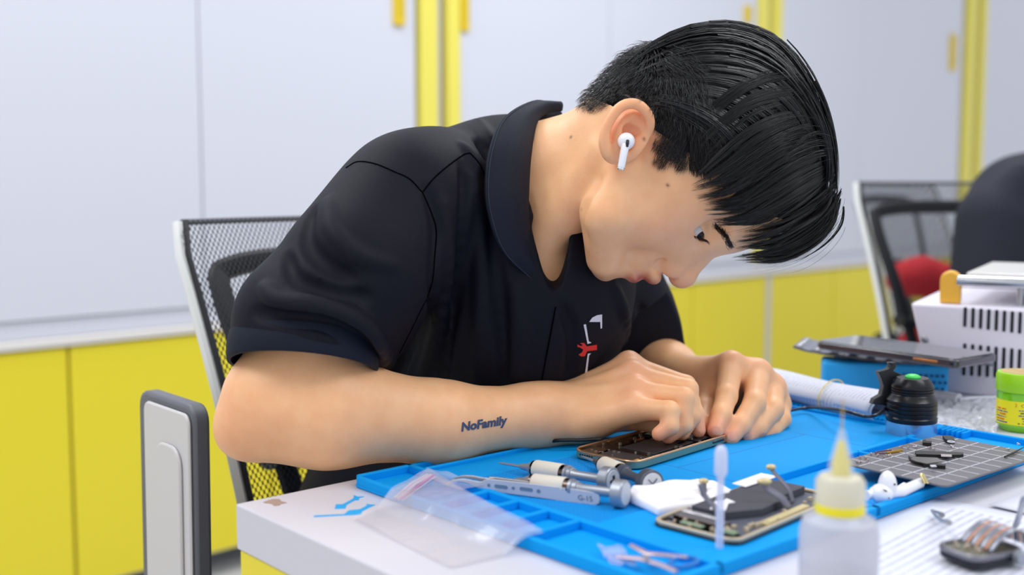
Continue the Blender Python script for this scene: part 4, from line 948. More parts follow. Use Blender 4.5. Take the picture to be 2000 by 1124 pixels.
mr2 = mat('ink_red', (220, 60, 40), rough=.5); mb2 = mat('ink_blue', (70, 80, 170), rough=.5); mg2 = mat('ink_dark', (40, 60, 40), rough=.5)
jar_text('COMP', 16, lidb * .70, .0042, mg2); jar_text('2', -10, lidb * .70, .0048, mr2)
rj = random.Random(4)
for k in range(6):
    zc = lidb * (.58 - .065 * k); R_ = jr * .988
    for (a0, a1, mm) in ((-66, -30 + rj.uniform(-8, 6), (mr2, mb2)[k % 2]), (2 + rj.uniform(-6, 8), 40, (mb2, mg2)[k % 2])):
        mb = MB(); base = math.atan2(-jo[1], -jo[0]); vs = []; fs = []
        A_ = np.arange(a0, a1, 1.6)
        for n_, a in enumerate(A_):
            if rj.random() < .22: continue
            th = base + math.radians(a); c_ = jo + np.array([R_ * math.cos(th), R_ * math.sin(th), zc]); mb.box(c_, (.0005, .0005, .0011), (math.cos(th), math.sin(th), 0), (-math.sin(th), math.cos(th), 0), eZ)
        mb.build('fine_print', mm, lb)

# crumpled clear wrap and white cable
o = wsheet(TP(1800, 800), TP(1990, 780), TP(1945, 850), TP(1835, 846), 40, 30, .007, 60, 9.0, lambda u, v, q: .001).build('plastic_wrap', clear_mat('crumpled_film', (232, 236, 246), .5, .1, .9, 60)); tag(o, 'crumpled clear plastic film behind the magnetic pad', 'plastic film')
cbt = thing('white_cable', 'white cable with ribbed plug running behind the torch', 'cable', tuple(TP(1850, 778)))
mb = MB(); mb.tube(catmull([TP(1873, 781, .758), TP(1905, 778, .757), TP(1960, 777, .757), TP(2060, 772, .757)], 20), .0022, 8); mb.build('cord', m_wht, cbt)
mb = MB(); a = TP(1828, 772, .7575); b = TP(1874, 781, .7575); d = b - a; L_ = np.linalg.norm(d); pr = [(0, .006)]
for i in range(7): pr += [(L_ * (.3 + i * .1), .0058), (L_ * (.33 + i * .1), .0066), (L_ * (.37 + i * .1), .0066), (L_ * (.39 + i * .1), .0058)]
mb.lathe(pr, a, d / L_, 20); mb.build('plug', m_wht, cbt)

# black cable under the wrist
mb = MB(); mb.tube(catmull([TP(828, 908, .7505 + .0018), TP(900, 893, .7505 + .0018), TP(980, 877, .7525), TP(1040, 867, .7525), TP(1090, 861, .766), TP(1140, 860, .766), TP(1172, 858, .7665), TP(1178, 862, .762)], 50), .0017, 8)
tag(mb.build('black_cable', mat('cable_dark', (18, 18, 22), rough=.5)), 'thin black cable running along the desk edge under the forearm', 'cable')

# ================================================================= papers at the front right
def sheet_px(px_, z, label, m=None):
    mb = MB(); q = [TP(x, y, .75 + z) for x, y in px_]
    mb.prism(q, (0, 0, .00025)); o = mb.build('paper_sheet', m or m_print, fix=True); return tag(o, label, 'paper', 'printed sheets at the front of the desk')
def paper(u, v, deg, z, label, m):
    fr = Fr(u, v, z, deg); mb = MB(); mb.grid(lambda a, b: fr.p((a - .5) * .21, (b - .5) * .297, .0003 + .0012 * math.sin(a * 3 + deg) ** 2), 12, 16)
    o = mb.build('paper_sheet', m, solid=.0002, angle=60); uvl = o.data.uv_layers.new(name='UVMap')
    for lp in o.data.loops: j, i = divmod(lp.vertex_index, 13); uvl.data[lp.index].uv = (i / 12 * .21, j / 16 * .297)
    return tag(o, label, 'paper', 'printed sheets at the front of the desk')
paper(.2300, .4700, -4, .0004, 'white printed sheet under the opened watch', m_print)
paper(.430, .505, 3, .0022, 'white sheet at the right edge in front of the magnetic pad', m_paper)
mb = MB(); 
# ================================================================= opened watch
wf = Fr(.212, .402, .0034, 22)
kq = 1 / 6.856
def won(x, y, z): return TP(1820 + x * kq, 960 + y * kq, .75 + z)
wt = thing('opened_watch', 'opened dark square watch case with rolled silver flex cables on the paper', 'watch', tuple(won(620, 820, .0034)))
corner = [won(150, 720, .012), won(700, 930, .012), won(1110, 700, .012), won(620, 590, .012)]
cc_ = sum(corner) / 4; wx = corner[1] - corner[0]; WLx = np.linalg.norm(wx); wx /= WLx; wy = corner[2] - corner[1]; wy = wy - wx * (wy @ wx); WLy = np.linalg.norm(wy); wy /= WLy
print('watch', WLx, WLy)
wfr = F3(np.array([cc_[0], cc_[1], .7537]), wx, wy)
mb = MB(); mb.prism(wfr.poly(rrect(WLx * 1.02, WLy * 1.02, .009)), (0, 0, .006)); mb.build('case', mat('watch_dark', (40, 40, 50), rough=.25, metal=.5), wt, bevel=.0026, seg=3)
mb = MB(); mb.ring(wfr.poly(rrect(WLx * 1.04, WLy * 1.04, .0095), .0045), wfr.poly(rrect(WLx * .86, WLy * .86, .007), .0045), (0, 0, .0040)); mb.build('rim', mat('watch_rim', (126, 126, 134), rough=.25, metal=.8), wt, bevel=.0012, seg=3)
wfr.box(MB(), 0, 0, .0066, WLx * .8, WLy * .8, .001).build('inner_board', mat('board_olive', (92, 90, 72), rough=.5), wt)
cw = wfr.p(WLx * .54, WLy * .30, .0050); mb = MB(); mb.lathe([(-.001, .0036), (0, .0048), (.0042, .0048), (.005, .0040)], cw, wx, 20); mb.build('crown', m_alu, wt)
mb = MB()
for i in range(14): wfr.box(mb, rr_.uniform(-.4, .4) * WLx * .9, rr_.uniform(-.38, .2) * WLy, .0082, rr_.uniform(.001, .003), rr_.uniform(.001, .003), .003)
mb.build('small_components', mat('pale_metal', (210, 200, 184), rough=.3, metal=.5), wt)
m_rib = mat('steel_ribbon', (150, 154, 168), rough=.25, metal=.6); m_cop = mat('copper_ribbon', (216, 160, 130), rough=.3, metal=.6)
for i in range(4):
    x0 = WLx * (-.36 + .22 * i); rb = [wfr.p(x0 + .001, -WLy * .10, .008), wfr.p(x0 + .002, WLy * .05, .015), wfr.p(x0 + .003, WLy * .28, .021), wfr.p(x0 + .004, WLy * .50, .018), wfr.p(x0 + .004, WLy * .55, .010)]
    ribbon(wt, 'flex_ribbon', m_rib, rb, WLx * .125, wx)
    if i < 3:
        rb2 = [q + wx * WLx * .105 for q in rb]; ribbon(wt, 'flex_ribbon', m_cop, rb2, WLx * .05, wx)
mb = MB(); mb.tube([won(230, 420, .018), won(150, 410, .014), won(60, 340, .008), won(0, 265, .006)], [.0020, .0016, .0014, .0010], 8); mb.tube([won(140, 320, .010), won(90, 290, .008), won(0, 255, .006)], [.0020, .0012, .0008], 8); mb.build('hinge_pin', m_st, wt)
# loose metal strip at the right edge
ms_t = [won(1110, 500, .004), won(1130, 440, .006), won(1170, 330, .014), won(1215, 160, .030), won(1250, 60, .036)]
o = MB(); c_ = catmull(ms_t, 20); vs = []; fs = []
for q in c_: vs += [q - cR * .0035 - cF * .003, q + cR * .0035 + cF * .003]
for i in range(19): fs.append((2 * i, 2 * i + 1, 2 * i + 3, 2 * i + 2))
o.add(vs, fs); tag(o.build('metal_strap', m_rib, solid=.0008, angle=60), 'bent grey metal strap standing at the lower right picture edge', 'strap')
# ================================================================= the repairer
MS = mat('skin', (226, 178, 138), rough=0.42, spec=0.4, sss=0.35, bump=0.12, bscale=900)
def skin_nodes():
    nt, b = nodes(MS); a = nt.nodes.new('ShaderNodeAttribute'); a.attribute_name = 'tone'
    n = nt.nodes.new('ShaderNodeTexNoise'); n.inputs['Scale'].default_value = 60; n.inputs['Detail'].default_value = 5
    tc = nt.nodes.new('ShaderNodeTexCoord'); nt.links.new(tc.outputs['Object'], n.inputs['Vector'])
    mx = nt.nodes.new('ShaderNodeMix'); mx.data_type = 'RGBA'; mx.blend_type = 'MULTIPLY'; mx.inputs[0].default_value = 0.35
    cr = nt.nodes.new('ShaderNodeValToRGB'); cr.color_ramp.elements[0].position = 0.35; cr.color_ramp.elements[0].color = (0.86, 0.74, 0.68, 1); cr.color_ramp.elements[1].position = 0.65
    nt.links.new(n.outputs['Fac'], cr.inputs[0]); nt.links.new(a.outputs['Color'], mx.inputs[6]); nt.links.new(cr.outputs[0], mx.inputs[7])
    nt.links.new(mx.outputs[2], b.inputs['Base Color'])
skin_nodes()
D0 = 1.03
def H(x, y, dz=0.0): return P(x, y, D0 + dz)
def r0(px): return px * D0 / FPX
person = thing('person', 'person in a black polo shirt bent over the blue mat, repairing an opened phone', 'person', (-0.05, 1.18, 0))

def arm_prims(s, g=0.0, full=True):
    # near arm: shoulder, elbow, forearm to the wrist
    s.rc(P(800, 390, 1.005), P(548, 775, 0.935), 0.042 + g, 0.0465 + g, 0.02)
    s.rc(P(538, 802, 0.93), P(640, 803, 0.94), 0.0430 + g, 0.0458 + g, 0.014)
    s.rc(P(481, 837, 0.925), P(538, 805, 0.93), 0.0270 + g, 0.040 + g, 0.012)
    s.rc(P(640, 803, 0.94), P(860, 826, 0.975), 0.0458 + g, 0.0340 + g, 0.02)
    s.rc(P(860, 828, 0.975), P(1040, 812, 1.02), 0.0345 + g, 0.0265 + g, 0.02, flat=None)
    s.rc(P(1040, 812, 1.02), P(1085, 809, 1.033), 0.0262 + g, 0.0245 + g, 0.02)
def torso_prims(s, g=0.0):
    s.rc(P(985, 500, 1.13), P(900, 800, 1.20), 0.118 + g, 0.122 + g, 0.05)
    s.rc(P(900, 800, 1.20), P(805, 1040, 1.23), 0.122 + g, 0.128 + g, 0.05)
    s.rc(P(862, 378, 1.04), P(1000, 372, 1.12), 0.056 + g, 0.056 + g, 0.04)     # near shoulder girdle
    s.rc(P(1000, 408, 1.12), P(1150, 470, 1.21), 0.070 + g, 0.05 + g, 0.05)     # across to the far shoulder
    s.el(P(1085, 560, 1.12), (0.062 + g, 0.085 + g, 0.07 + g), deg=20, k=0.05)  # far chest
    s.el(P(1000, 590, 1.075), (0.072 + g, 0.09 + g, 0.06 + g), deg=15, k=0.05)  # near chest
body = SDF()
torso_prims(body, -0.018); arm_prims(body)
# far upper arm and forearm
body.rc(P(1165, 500, 1.21), P(1225, 690, 1.36), 0.045, 0.038, 0.03)
body.rc(P(1225, 690, 1.36), P(1300, 730, 1.23), 0.037, 0.035, 0.02)
body.rc(P(1300, 730, 1.23), P(1368, 752, 1.145), 0.032, 0.024, 0.02)
# neck
body.rc(P(985, 385, 1.10), P(1185, 315, 1.035), 0.064, 0.0545, 0.02, flat=(cF, 0.88))
body.rc(P(1010, 455, 1.075), P(1110, 405, 1.035), 0.032, 0.026, 0.02)             # throat
body.rc(H(1180, 300, -0.045), P(1055, 478, 1.035), 0.012, 0.008, 0.03)            # neck muscle
# skull and face
def skull(s, g=0.0):
    s.el(H(1365, 272), (r0(203) + g, r0(203) + g, 0.076 + g), k=0.02)
    s.el(H(1425, 350), (r0(134) + g, r0(134) + g, 0.064 + g), k=0.03)
    s.el(H(1265, 250), (r0(120) + g, r0(95) + g, 0.068 + g), k=0.03)
skull(body)
hd = body
hd.el(H(1318, 390, 0), (r0(112), r0(84), 0.0605), deg=-50, k=0.03)              # cheekbones
hd.el(H(1283, 448, 0), (r0(86), r0(68), 0.044), deg=-35, k=0.02)                # jaws and mouth
for sg in (-1, 1):
    hd.rc(H(1218, 330, sg * 0.063), H(1184, 410, sg * 0.058), r0(30), r0(34), 0.02)    # ramus
    hd.rc(H(1175, 425, sg * 0.0555), H(1182, 502, sg * 0.026), r0(40), r0(37), 0.02)   # jaw body
    hd.el(H(1255, 405, sg * 0.044), (r0(72), r0(66), 0.024), deg=-40, k=0.02)          # cheek
    hd.rc(H(1434, 450, sg * 0.014), H(1410, 385, sg * 0.05), r0(22), r0(20), 0.02)     # brow
hd.el(H(1186, 514), (r0(35), r0(36), 0.023), k=0.014)                           # chin
hd.el(H(1215, 494), (r0(42), r0(44), 0.024), k=0.012)
hd.el(H(1256, 498), (r0(42), r0(37), 0.0265), k=0.012)                           # muzzle
hd.rc(H(1205, 556, -0.03), H(1205, 556, 0.03), 0.0025, 0.0025, 0.010, 'S')       # hollow under the lower lip
hd.el(H(1273, 537), (r0(17), r0(21), 0.0185), deg=40, k=0.005)                   # upper lip
hd.el(H(1239, 538), (r0(16), r0(15), 0.0170), deg=10, k=0.005)                   # lower lip
hd.chain([H(1229, 525, -0.0255), H(1244, 536, -0.0195), H(1257, 552, -0.006), H(1258, 556, 0.010)], [0.0013, 0.0018, 0.0022, 0.0020], 0.003, 'S')
hd.rc(H(1226, 521, -0.0275), H(1229, 526, -0.026), 0.0024, 0.0014, 0.006, 'S')    # corner of the mouth
# nose
hd.chain([H(1432, 460), H(1396, 476), H(1364, 507), H(1339, 536)], [r0(18), r0(12.5), r0(15), r0(23)], 0.008)
hd.el(H(1330, 539), (r0(24), r0(24), 0.0130), k=0.006)
for sg in (-1, 1):
    hd.el(H(1311, 524, sg * 0.0145), (r0(22), r0(18), 0.0062), deg=-50, k=0.004)
    hd.rc(H(1368, 482, sg * 0.007), H(1324, 508, sg * 0.013), r0(13), r0(17), 0.012)
    hd.rc(H(1304, 550, sg * 0.0100), H(1314, 535, sg * 0.0085), 0.0030, 0.0022, 0.002, 'S')
    hd.chain([H(1291, 530, sg * 0.0205), H(1287, 514, sg * 0.0235), H(1299, 499, sg * 0.0240)], [0.0016, 0.0024, 0.0010], 0.005, 'S')    # nostril wing fold
# eye sockets, lids
for sg in (-1, 1):
    hd.el(H(1392, 452, sg * 0.048), (r0(20), r0(30), 0.010), deg=-50, k=0.014, op='S')
    hd.el(H(1351, 446, sg * 0.0335), (0.0142, 0.0142, 0.0142), k=0.004)                       # lids over the ball
    hd.chain([H(1347, 428, sg * 0.0505), H(1366, 447, sg * 0.0480), H(1386, 468, sg * 0.0400)], [0.0003, 0.0009, 0.0007], 0.0015, 'S')  # upper lid crease
    hd.el(H(1362, 454, sg * 0.040), (r0(21.5), r0(7.2), 0.0125), deg=-53, k=0.001, op='S')     # opening between the lids
# jaw edge against the neck
for sg in (-1, 1):
    hd.chain([H(1165, 352, sg * 0.064), H(1131, 405, sg * 0.062), H(1122, 462, sg * 0.052), H(1126, 520, sg * 0.034)], [0.003, 0.0065, 0.0075, 0.005], 0.010, 'S')
# ears
def ear(s, sg):
    q = lambda x, y, dz: H(x, y, sg * (0.0765 + dz))
    s.el(q(1226, 258, 0.005), (r0(41), r0(58), 0.0050), deg=-18, k=0.006)
    hp = [(1259, 276, 0.000), (1269, 250, 0.007), (1267, 228, 0.0125), (1253, 209, 0.0165), (1233, 202, 0.018), (1212, 209, 0.0185), (1196, 228, 0.018), (1184, 252, 0.0165), (1180, 278, 0.014), (1187, 300, 0.010), (1199, 311, 0.006)]
    pts = catmull([q(*a) for a in hp], 34); rr = np.interp(np.linspace(0, 10, 34), range(11), [r0(x) for x in (5, 7.5, 8.5, 8.5, 8.5, 8.5, 8, 8, 9.5, 11, 9)])
    s.chain(list(pts), list(rr), 0.002)
    s.el(q(1198, 296, 0.006), (r0(15), r0(20), 0.0055), k=0.004)                               # lobe
    pts = catmull([q(1247, 222, 0.006), q(1224, 232, 0.010), q(1209, 256, 0.0115), q(1207, 283, 0.0095), q(1214, 298, 0.006)], 16)
    s.chain(list(pts), [r0(5)] * 4 + [r0(6.5)] * 8 + [r0(5.5)] * 4, 0.004)                      # inner ridge
    s.el(q(1236, 256, 0.012), (r0(20), r0(13), 0.0075), deg=-12, k=0.002, op='S')
    s.el(q(1226, 276, 0.010), (r0(12), r0(20), 0.009), deg=-10, k=0.002, op='S')
    s.rc(q(1247, 272, 0.003), q(1240, 290, 0.004), r0(7.5), r0(6.5), 0.005)                   # tragus
    s.rc(q(1233, 300, 0.003), q(1216, 306, 0.004), r0(6), r0(6), 0.005)
ear(hd, -1); ear(hd, 1)

# ---- near (right) hand: wrist, back of the hand, fingers pinching over the phone
hb = body
hb.rc(P(1085, 809, 1.033), P(1135, 800, 1.04), 0.0245, 0.024, 0.02)
kn = dict(p=P(1238, 800, 1.008), r=P(1242, 768, 1.026), m=P(1236, 736, 1.044), i=P(1228, 716, 1.062))
wr = dict(p=P(1125, 826, 1.02), r=P(1120, 806, 1.03), m=P(1118, 794, 1.042), i=P(1118, 782, 1.052))
for k, ra, rb in (('p', 0.0165, 0.0125), ('r', 0.018, 0.013), ('m', 0.018, 0.0125), ('i', 0.017, 0.0115)):
    hb.rc(wr[k], kn[k], ra, rb, 0.010)
hb.rc(P(1150, 822, 1.035), P(1200, 815, 1.04), 0.018, 0.014, 0.02)
R_ = (0.0098, 0.0088, 0.0083, 0.0072)
hb.chain([kn['p'], P(1308, 803, 0.990), P(1309, 833, 0.985), P(1287, 848, 0.984)], [0.0112, 0.0090, 0.0080, 0.0068], 0.003)
hb.chain([kn['r'], P(1336, 777, 1.005), P(1335, 830, 1.000), P(1305, 853, 0.998)], [0.0118, 0.0094, 0.0084, 0.0070], 0.003)
hb.chain([kn['m'], P(1344, 760, 1.026), P(1350, 815, 1.016), P(1333, 846, 1.012)], [0.0118, 0.0094, 0.0085, 0.0070], 0.003)
hb.chain([kn['i'], P(1340, 752, 1.046), P(1358, 810, 1.030), P(1364, 842, 1.024)], [0.0112, 0.0090, 0.0082, 0.0068], 0.003)
hb.chain([P(1150, 822, 1.05), P(1225, 815, 1.05), P(1275, 822, 1.035), P(1325, 846, 1.022)], [0.014, 0.0125, 0.0105, 0.0082], 0.006)  # thumb under the palm
for k in 'prmi': hb.el(kn[k] + cU * 0.003, (0.0095, 0.0095, 0.0095), k=0.012)
# tendons on the back of the hand
for k in 'rmi': hb.rc(wr[k] + cU * 0.0165 - cF * 0.004, kn[k] + cU * 0.0098 - cF * 0.003, 0.0016, 0.002, 0.008)
# ---- far (left) hand: fingers reaching down onto the phone's end
kl = dict(i=P(1428, 712, 1.100), m=P(1480, 727, 1.108), r=P(1508, 755, 1.115), p=P(1521, 790, 1.118))
for k, a, ra, rb in (('i', P(1378, 748, 1.14), 0.020, 0.0135), ('m', P(1385, 755, 1.145), 0.020, 0.0135), ('r', P(1390, 765, 1.150), 0.020, 0.013), ('p', P(1395, 775, 1.150), 0.018, 0.012)):
    hb.rc(a, kl[k], ra, rb, 0.012)
hb.chain([kl['i'], P(1419, 775, 1.062), P(1408, 812, 1.042), P(1397, 842, 1.028)], [0.0128, 0.0103, 0.0095, 0.0078], 0.004)
hb.chain([kl['m'], P(1474, 787, 1.066), P(1445, 832, 1.045), P(1427, 855, 1.034)], [0.0128, 0.0106, 0.0096, 0.0080], 0.004)
hb.chain([kl['r'], P(1510, 800, 1.082), P(1478, 838, 1.060), P(1458, 853, 1.050)], [0.0122, 0.0102, 0.0092, 0.0076], 0.004)
hb.chain([kl['p'], P(1528, 820, 1.098), P(1508, 843, 1.078), P(1490, 852, 1.068)], [0.0105, 0.0085, 0.0075, 0.0065], 0.003)
hb.chain([P(1385, 765, 1.13), P(1377, 800, 1.085), P(1372, 838, 1.045)], [0.0150, 0.0105, 0.0080], 0.008)
for a_, b_ in (('i', 'm'), ('m', 'r'), ('r', 'p')): hb.rc(kl[a_] - cU * 0.004 + cF * .004, kl[b_] - cU * 0.004 + cF * .004, 0.0105, 0.0100, 0.010)
hb.rc(P(1345, 748, 1.155), P(1430, 745, 1.12), 0.022, 0.020, 0.02)
# creases in the elbow bend
body.chain([P(592, 716, 0.888), P(618, 702, 0.889), P(655, 696, 0.893)], [0.0010, 0.0022, 0.0012], 0.008, 'S')

def tones(v):
    base = np.array([lin(249), lin(194), lin(146)]); c = np.tile(base, (len(v), 1))
    def blob(q, r, colr, amt):
        d = np.linalg.norm(v - q, axis=1); t = np.minimum(np.clip(1 - d / r, 0, 1) ** 1.5 * amt, 1)[:, None]
        c[:] = c * (1 - t) + np.array([lin(x) for x in colr]) * t
    blob(H(1225, 255, -0.085), 0.045, (236, 150, 112), 0.75)
    blob(H(1225, 255, 0.085), 0.045, (236, 150, 112), 0.75)
    blob(H(1322, 535, 0), 0.032, (232, 148, 124), 0.7)
    blob(H(1300, 440, -0.05), 0.06, (228, 158, 128), 0.45)
    blob(H(1170, 460, -0.04), 0.035, (205, 138, 105), 0.45)
    for k, q, r in ((0, H(1272, 545, -0.004), 0.014), (1, H(1243, 545, -0.008), 0.0135)): blob(q, r * 1.25, (186, 84, 78), 1.3)
    for q in (kn['p'], kn['r'], kn['m'], kl['i'], kl['m'], kl['r']): blob(q + cU * 0.01, 0.03, (232, 160, 132), 0.45)
    for q in (P(1287, 848, .984), P(1305, 853, .998), P(1364, 842, 1.024), P(1397, 842, 1.028), P(1427, 855, 1.034), P(1458, 853, 1.05), P(1490, 852, 1.068), P(1372, 838, 1.045)): blob(q, 0.024, (236, 150, 128), 0.75)
    blob(P(460, 860, 0.9), 0.07, (222, 152, 112), 0.45)
    blob(P(1050, 840, 1.0), 0.05, (222, 170, 146), 0.4)
    rnd = random.Random(3)
    for i in range(30): blob(H(1165 + rnd.gauss(0, 22), 455 + rnd.gauss(0, 30), -0.05), 0.0022, (150, 84, 62), 0.6)
    for q in ((1258, 272), (1304, 362), (1115, 268)): blob(skin_hit(*q), 0.0028, (70, 36, 26), 1.0)
    return c
def build_body():
    global BB
    v, f = body.mesh(0.0016); v = smooth_verts(v, f, 2)
    BB = BVHTree.FromPolygons(v.tolist(), f.tolist())
    return v, f
def hit(bvh, x, y):
    r = Vector(ray(x, y)).normalized(); h = bvh.ray_cast(Vector(cO), r)
    return (np.array(h[0]), np.array(h[1])) if h[0] is not None else (None, None)
def skin_hit(x, y):
    q = hit(BB, x, y)[0]; return q if q is not None else H(x, y)
_v, _f = build_body()
body_o = nmesh('body', _v, _f, MS, person, tones(_v))
nmesh('body', PERSON2[0], PERSON2[1], MS, PERSON2[2], np.tile(np.array([lin(222), lin(172), lin(134)]), (len(PERSON2[0]), 1)))

def decal(name, polys, bvh, m, parent, lift=0.0005, sub=3):
    """thin layer lying on a surface; outline points given where they are seen, every vertex laid onto the surface itself"""
    bm = bmesh.new()
    for poly in polys:
        vs = [bm.verts.new((x, y, 0)) for x, y in poly]; bm.faces.new(vs).normal_update()
    bmesh.ops.triangulate(bm, faces=bm.faces)
    for _ in range(sub):
        L = [e for e in bm.edges if e.calc_length() > 6]
        if not L: break
        bmesh.ops.subdivide_edges(bm, edges=L, cuts=1)
        bmesh.ops.triangulate(bm, faces=bm.faces)
    for v in bm.verts:
        q, n = hit(bvh, v.co.x, v.co.y)
        if q is None: q, n = P(v.co.x, v.co.y, 1.0), -cF
        if n @ ray(v.co.x, v.co.y) > 0: n = -n
        v.co = Vector(q + n * lift)
    mb = MB(); mb.v = [tuple(v.co) for v in bm.verts]; bm.verts.index_update(); mb.f = [tuple(v.index for v in f.verts) for f in bm.faces]; mb.mi = [0] * len(mb.f)
    bm.free()
    return mb.build(name, m, parent, fix=False)
def text_decal(name, txt, cx, cy, size, ang, bvh, m, parent, shear=0.0, bold=0.0, xs=1.0, lift=0.0005, arc=0.0):
    vs, fs = text_geo(txt, size, shear, bold); a = math.radians(ang)
    polys = []
    for f in fs:
        pl = []
        for i in f:
            x, y = vs[i][0] * xs, vs[i][1]; y += arc * x * x
            pl.append((cx + x * math.cos(a) - y * math.sin(a) * 1.0, cy - (x * math.sin(a) + y * math.cos(a))))
        polys.append(pl)
    return decal(name, polys, bvh, m, parent, lift, 1)
o = text_decal('tattoo', 'NoFamily', 943, 829, 23, 9, BB, mat('tattoo_ink', (58, 74, 108), rough=0.6), person, shear=0.25, bold=0.9, arc=0.0)
o['label'] = 'dark blue tattoo reading NoFamily on the inner forearm'

# nails
mn = mat('nail', (236, 164, 136), rough=0.35, sss=0.1)
for (x, y, rx, ry, dg) in ((1399, 842, 8, 9, -10), (1431, 852, 10.5, 9, 35), (1460, 853, 9, 6, 30), (1490, 851, 6, 5, 25), (1362, 846, 5, 5, 20)):
    a = math.radians(dg)
    pl = [(x + rx * math.cos(t) * math.cos(a) - ry * math.sin(t) * math.sin(a), y - rx * math.cos(t) * math.sin(a) - ry * math.sin(t) * math.cos(a)) for t in np.linspace(0, 2 * math.pi, 15)[:-1]]
    decal('fingernail', [pl], BB, mn, person, 0.0004, 1)
# eyes
me_w = mat('eye_white_shaded', (196, 190, 188), rough=0.15, coat=0.5); me_i = mat('iris', (22, 15, 12), rough=0.3, coat=0.0, spec=0.25)  # eyeball white darkened, shade missing around the eye put into its colour
for sg in (-1, 1):
    ec = H(1351, 446, sg * 0.0335); mb = MB(); mb.ball(ec, 0.0131, 22)
    e = mb.build('eye', me_w, person)
    look = cR * 0.56 - cU * 0.62 + cF * sg * 0.55; look /= np.linalg.norm(look)
    mb = MB(); mb.ball(ec + look * 0.0067, 0.0074, 20); mb.build('iris', me_i, e)
mh = mat('hair', (5, 5, 9), rough=0.27, spec=0.42)
mbrow = mat('brow_hair', (44, 34, 32), rough=0.7, spec=0.2)
rnd = random.Random(5)
for sg in (-1, 1):
    mb = MB()
    for i in range(40):
        t = i / 39
        a = H(1356 + 24 * t, 461 + 8 * t, sg * (0.0480 - 0.008 * t)); b = a - cU * (0.0020 + .0020 * t) + cR * (0.0025 * t + .0005) + np.array([rnd.gauss(0, .0004)] * 3)
        mb.tube([a, (a + b) / 2 + cF * sg * 0.0006, b + cR * .0008], [0.00022, 0.00018, 0.00005], 4)
    mb.build('eyelashes', mbrow, person)
# eyebrow hairs
mb = MB()
for i in range(300):
    t = rnd.random(); x = 1394 + 30 * t + rnd.gauss(0, 3.2); y = 436 + 42 * t + rnd.gauss(0, 2.5); x += 6 * math.sin(t * 3.1)
    q, n = hit(BB, x, y)
    if q is None: continue
    dr = -cU * (0.5 + 0.4 * t) + cR * (0.5 - .3 * t) if False else (cR * 0.55 - cU * 0.75)
    q2, n2 = hit(BB, x + 5 + rnd.gauss(0, 1.5), y + 9)
    if q2 is None: continue
    mb.tube([q, (q + q2) / 2 + n * 0.0005, q2 + n2 * 0.0003], [0.00013, 0.00012, 0.00005], 3)
mb.build('eyebrow', mbrow, person)

# ---------------------------------------------------------------- hair
hair_rng = np.random.RandomState(7)
def hdz(x, y, f=1.0): return -0.089 * math.sqrt(max(0.012, 1 - ((x - 1368) ** 2 + (y - 272) ** 2) / 250.0 ** 2)) * f
def G(pts): return [catmull([H(x, y, hdz(x, y)) for x, y in g], 10) for g in pts]
over = G([
 [(1208, 132), (1295, 68), (1400, 42), (1500, 68), (1570, 145), (1604, 235), (1618, 330), (1610, 400)],
 [(1216, 140), (1305, 90), (1408, 70), (1508, 105), (1568, 180), (1598, 260), (1612, 340), (1600, 410)],
 [(1228, 150), (1318, 116), (1410, 104), (1500, 134), (1560, 195), (1592, 265), (1604, 340), (1590, 410)],
 [(1240, 164), (1325, 142), (1405, 138), (1482, 158), (1540, 200), (1576, 256), (1592, 320), (1580, 390)],
 [(1254, 178), (1322, 168), (1388, 170), (1452, 188), (1508, 218), (1545, 262), (1560, 320), (1545, 380)],
 [(1264, 190), (1312, 192), (1366, 205), (1418, 230), (1458, 264), (1478, 305), (1470, 345), (1435, 370)],
 [(1266, 202), (1304, 212), (1346, 234), (1380, 262), (1400, 292), (1402, 318), (1386, 336), (1352, 344)]])
fall = G([
 [(1572, 160), (1548, 150), (1500, 150), (1450, 168), (1405, 200), (1372, 240)],
 [(1592, 196), (1560, 188), (1505, 190), (1450, 208), (1400, 246), (1364, 292)],
 [(1602, 232), (1566, 222), (1510, 230), (1452, 258), (1402, 302), (1352, 352)],
 [(1610, 268), (1576, 262), (1522, 276), (1464, 312), (1415, 346), (1346, 368)],
 [(1616, 304), (1586, 304), (1536, 324), (1478, 362), (1430, 390), (1366, 398)],
 [(1622, 336), (1600, 346), (1556, 374), (1500, 408), (1450, 428), (1386, 434)],
 [(1626, 362), (1610, 384), (1572, 416), (1520, 448), (1476, 462), (1428, 468)],
 [(1630, 384), (1620, 418), (1588, 454), (1544, 482), (1500, 496), (1440, 500)],
 [(1632, 396), (1626, 440), (1598, 478), (1556, 506), (1512, 520), (1446, 523)]])
side_g = G([
 [(1268, 200), (1290, 212), (1318, 232), (1340, 258), (1352, 288), (1350, 312), (1336, 330)],
 [(1272, 214), (1288, 228), (1306, 250), (1318, 276), (1320, 300), (1308, 322)],
 [(1276, 232), (1286, 250), (1294, 272), (1296, 296), (1286, 322), (1280, 334)]])
def guide_at(G_, s, side=-1):
    i = min(int(s), len(G_) - 2); u = s - i
    g = G_[i] * (1 - u) + G_[i + 1] * u
    if side > 0:
        dz = (g - H(1365, 272)) @ cF; g = g - np.outer(2 * dz, cF)
    return g
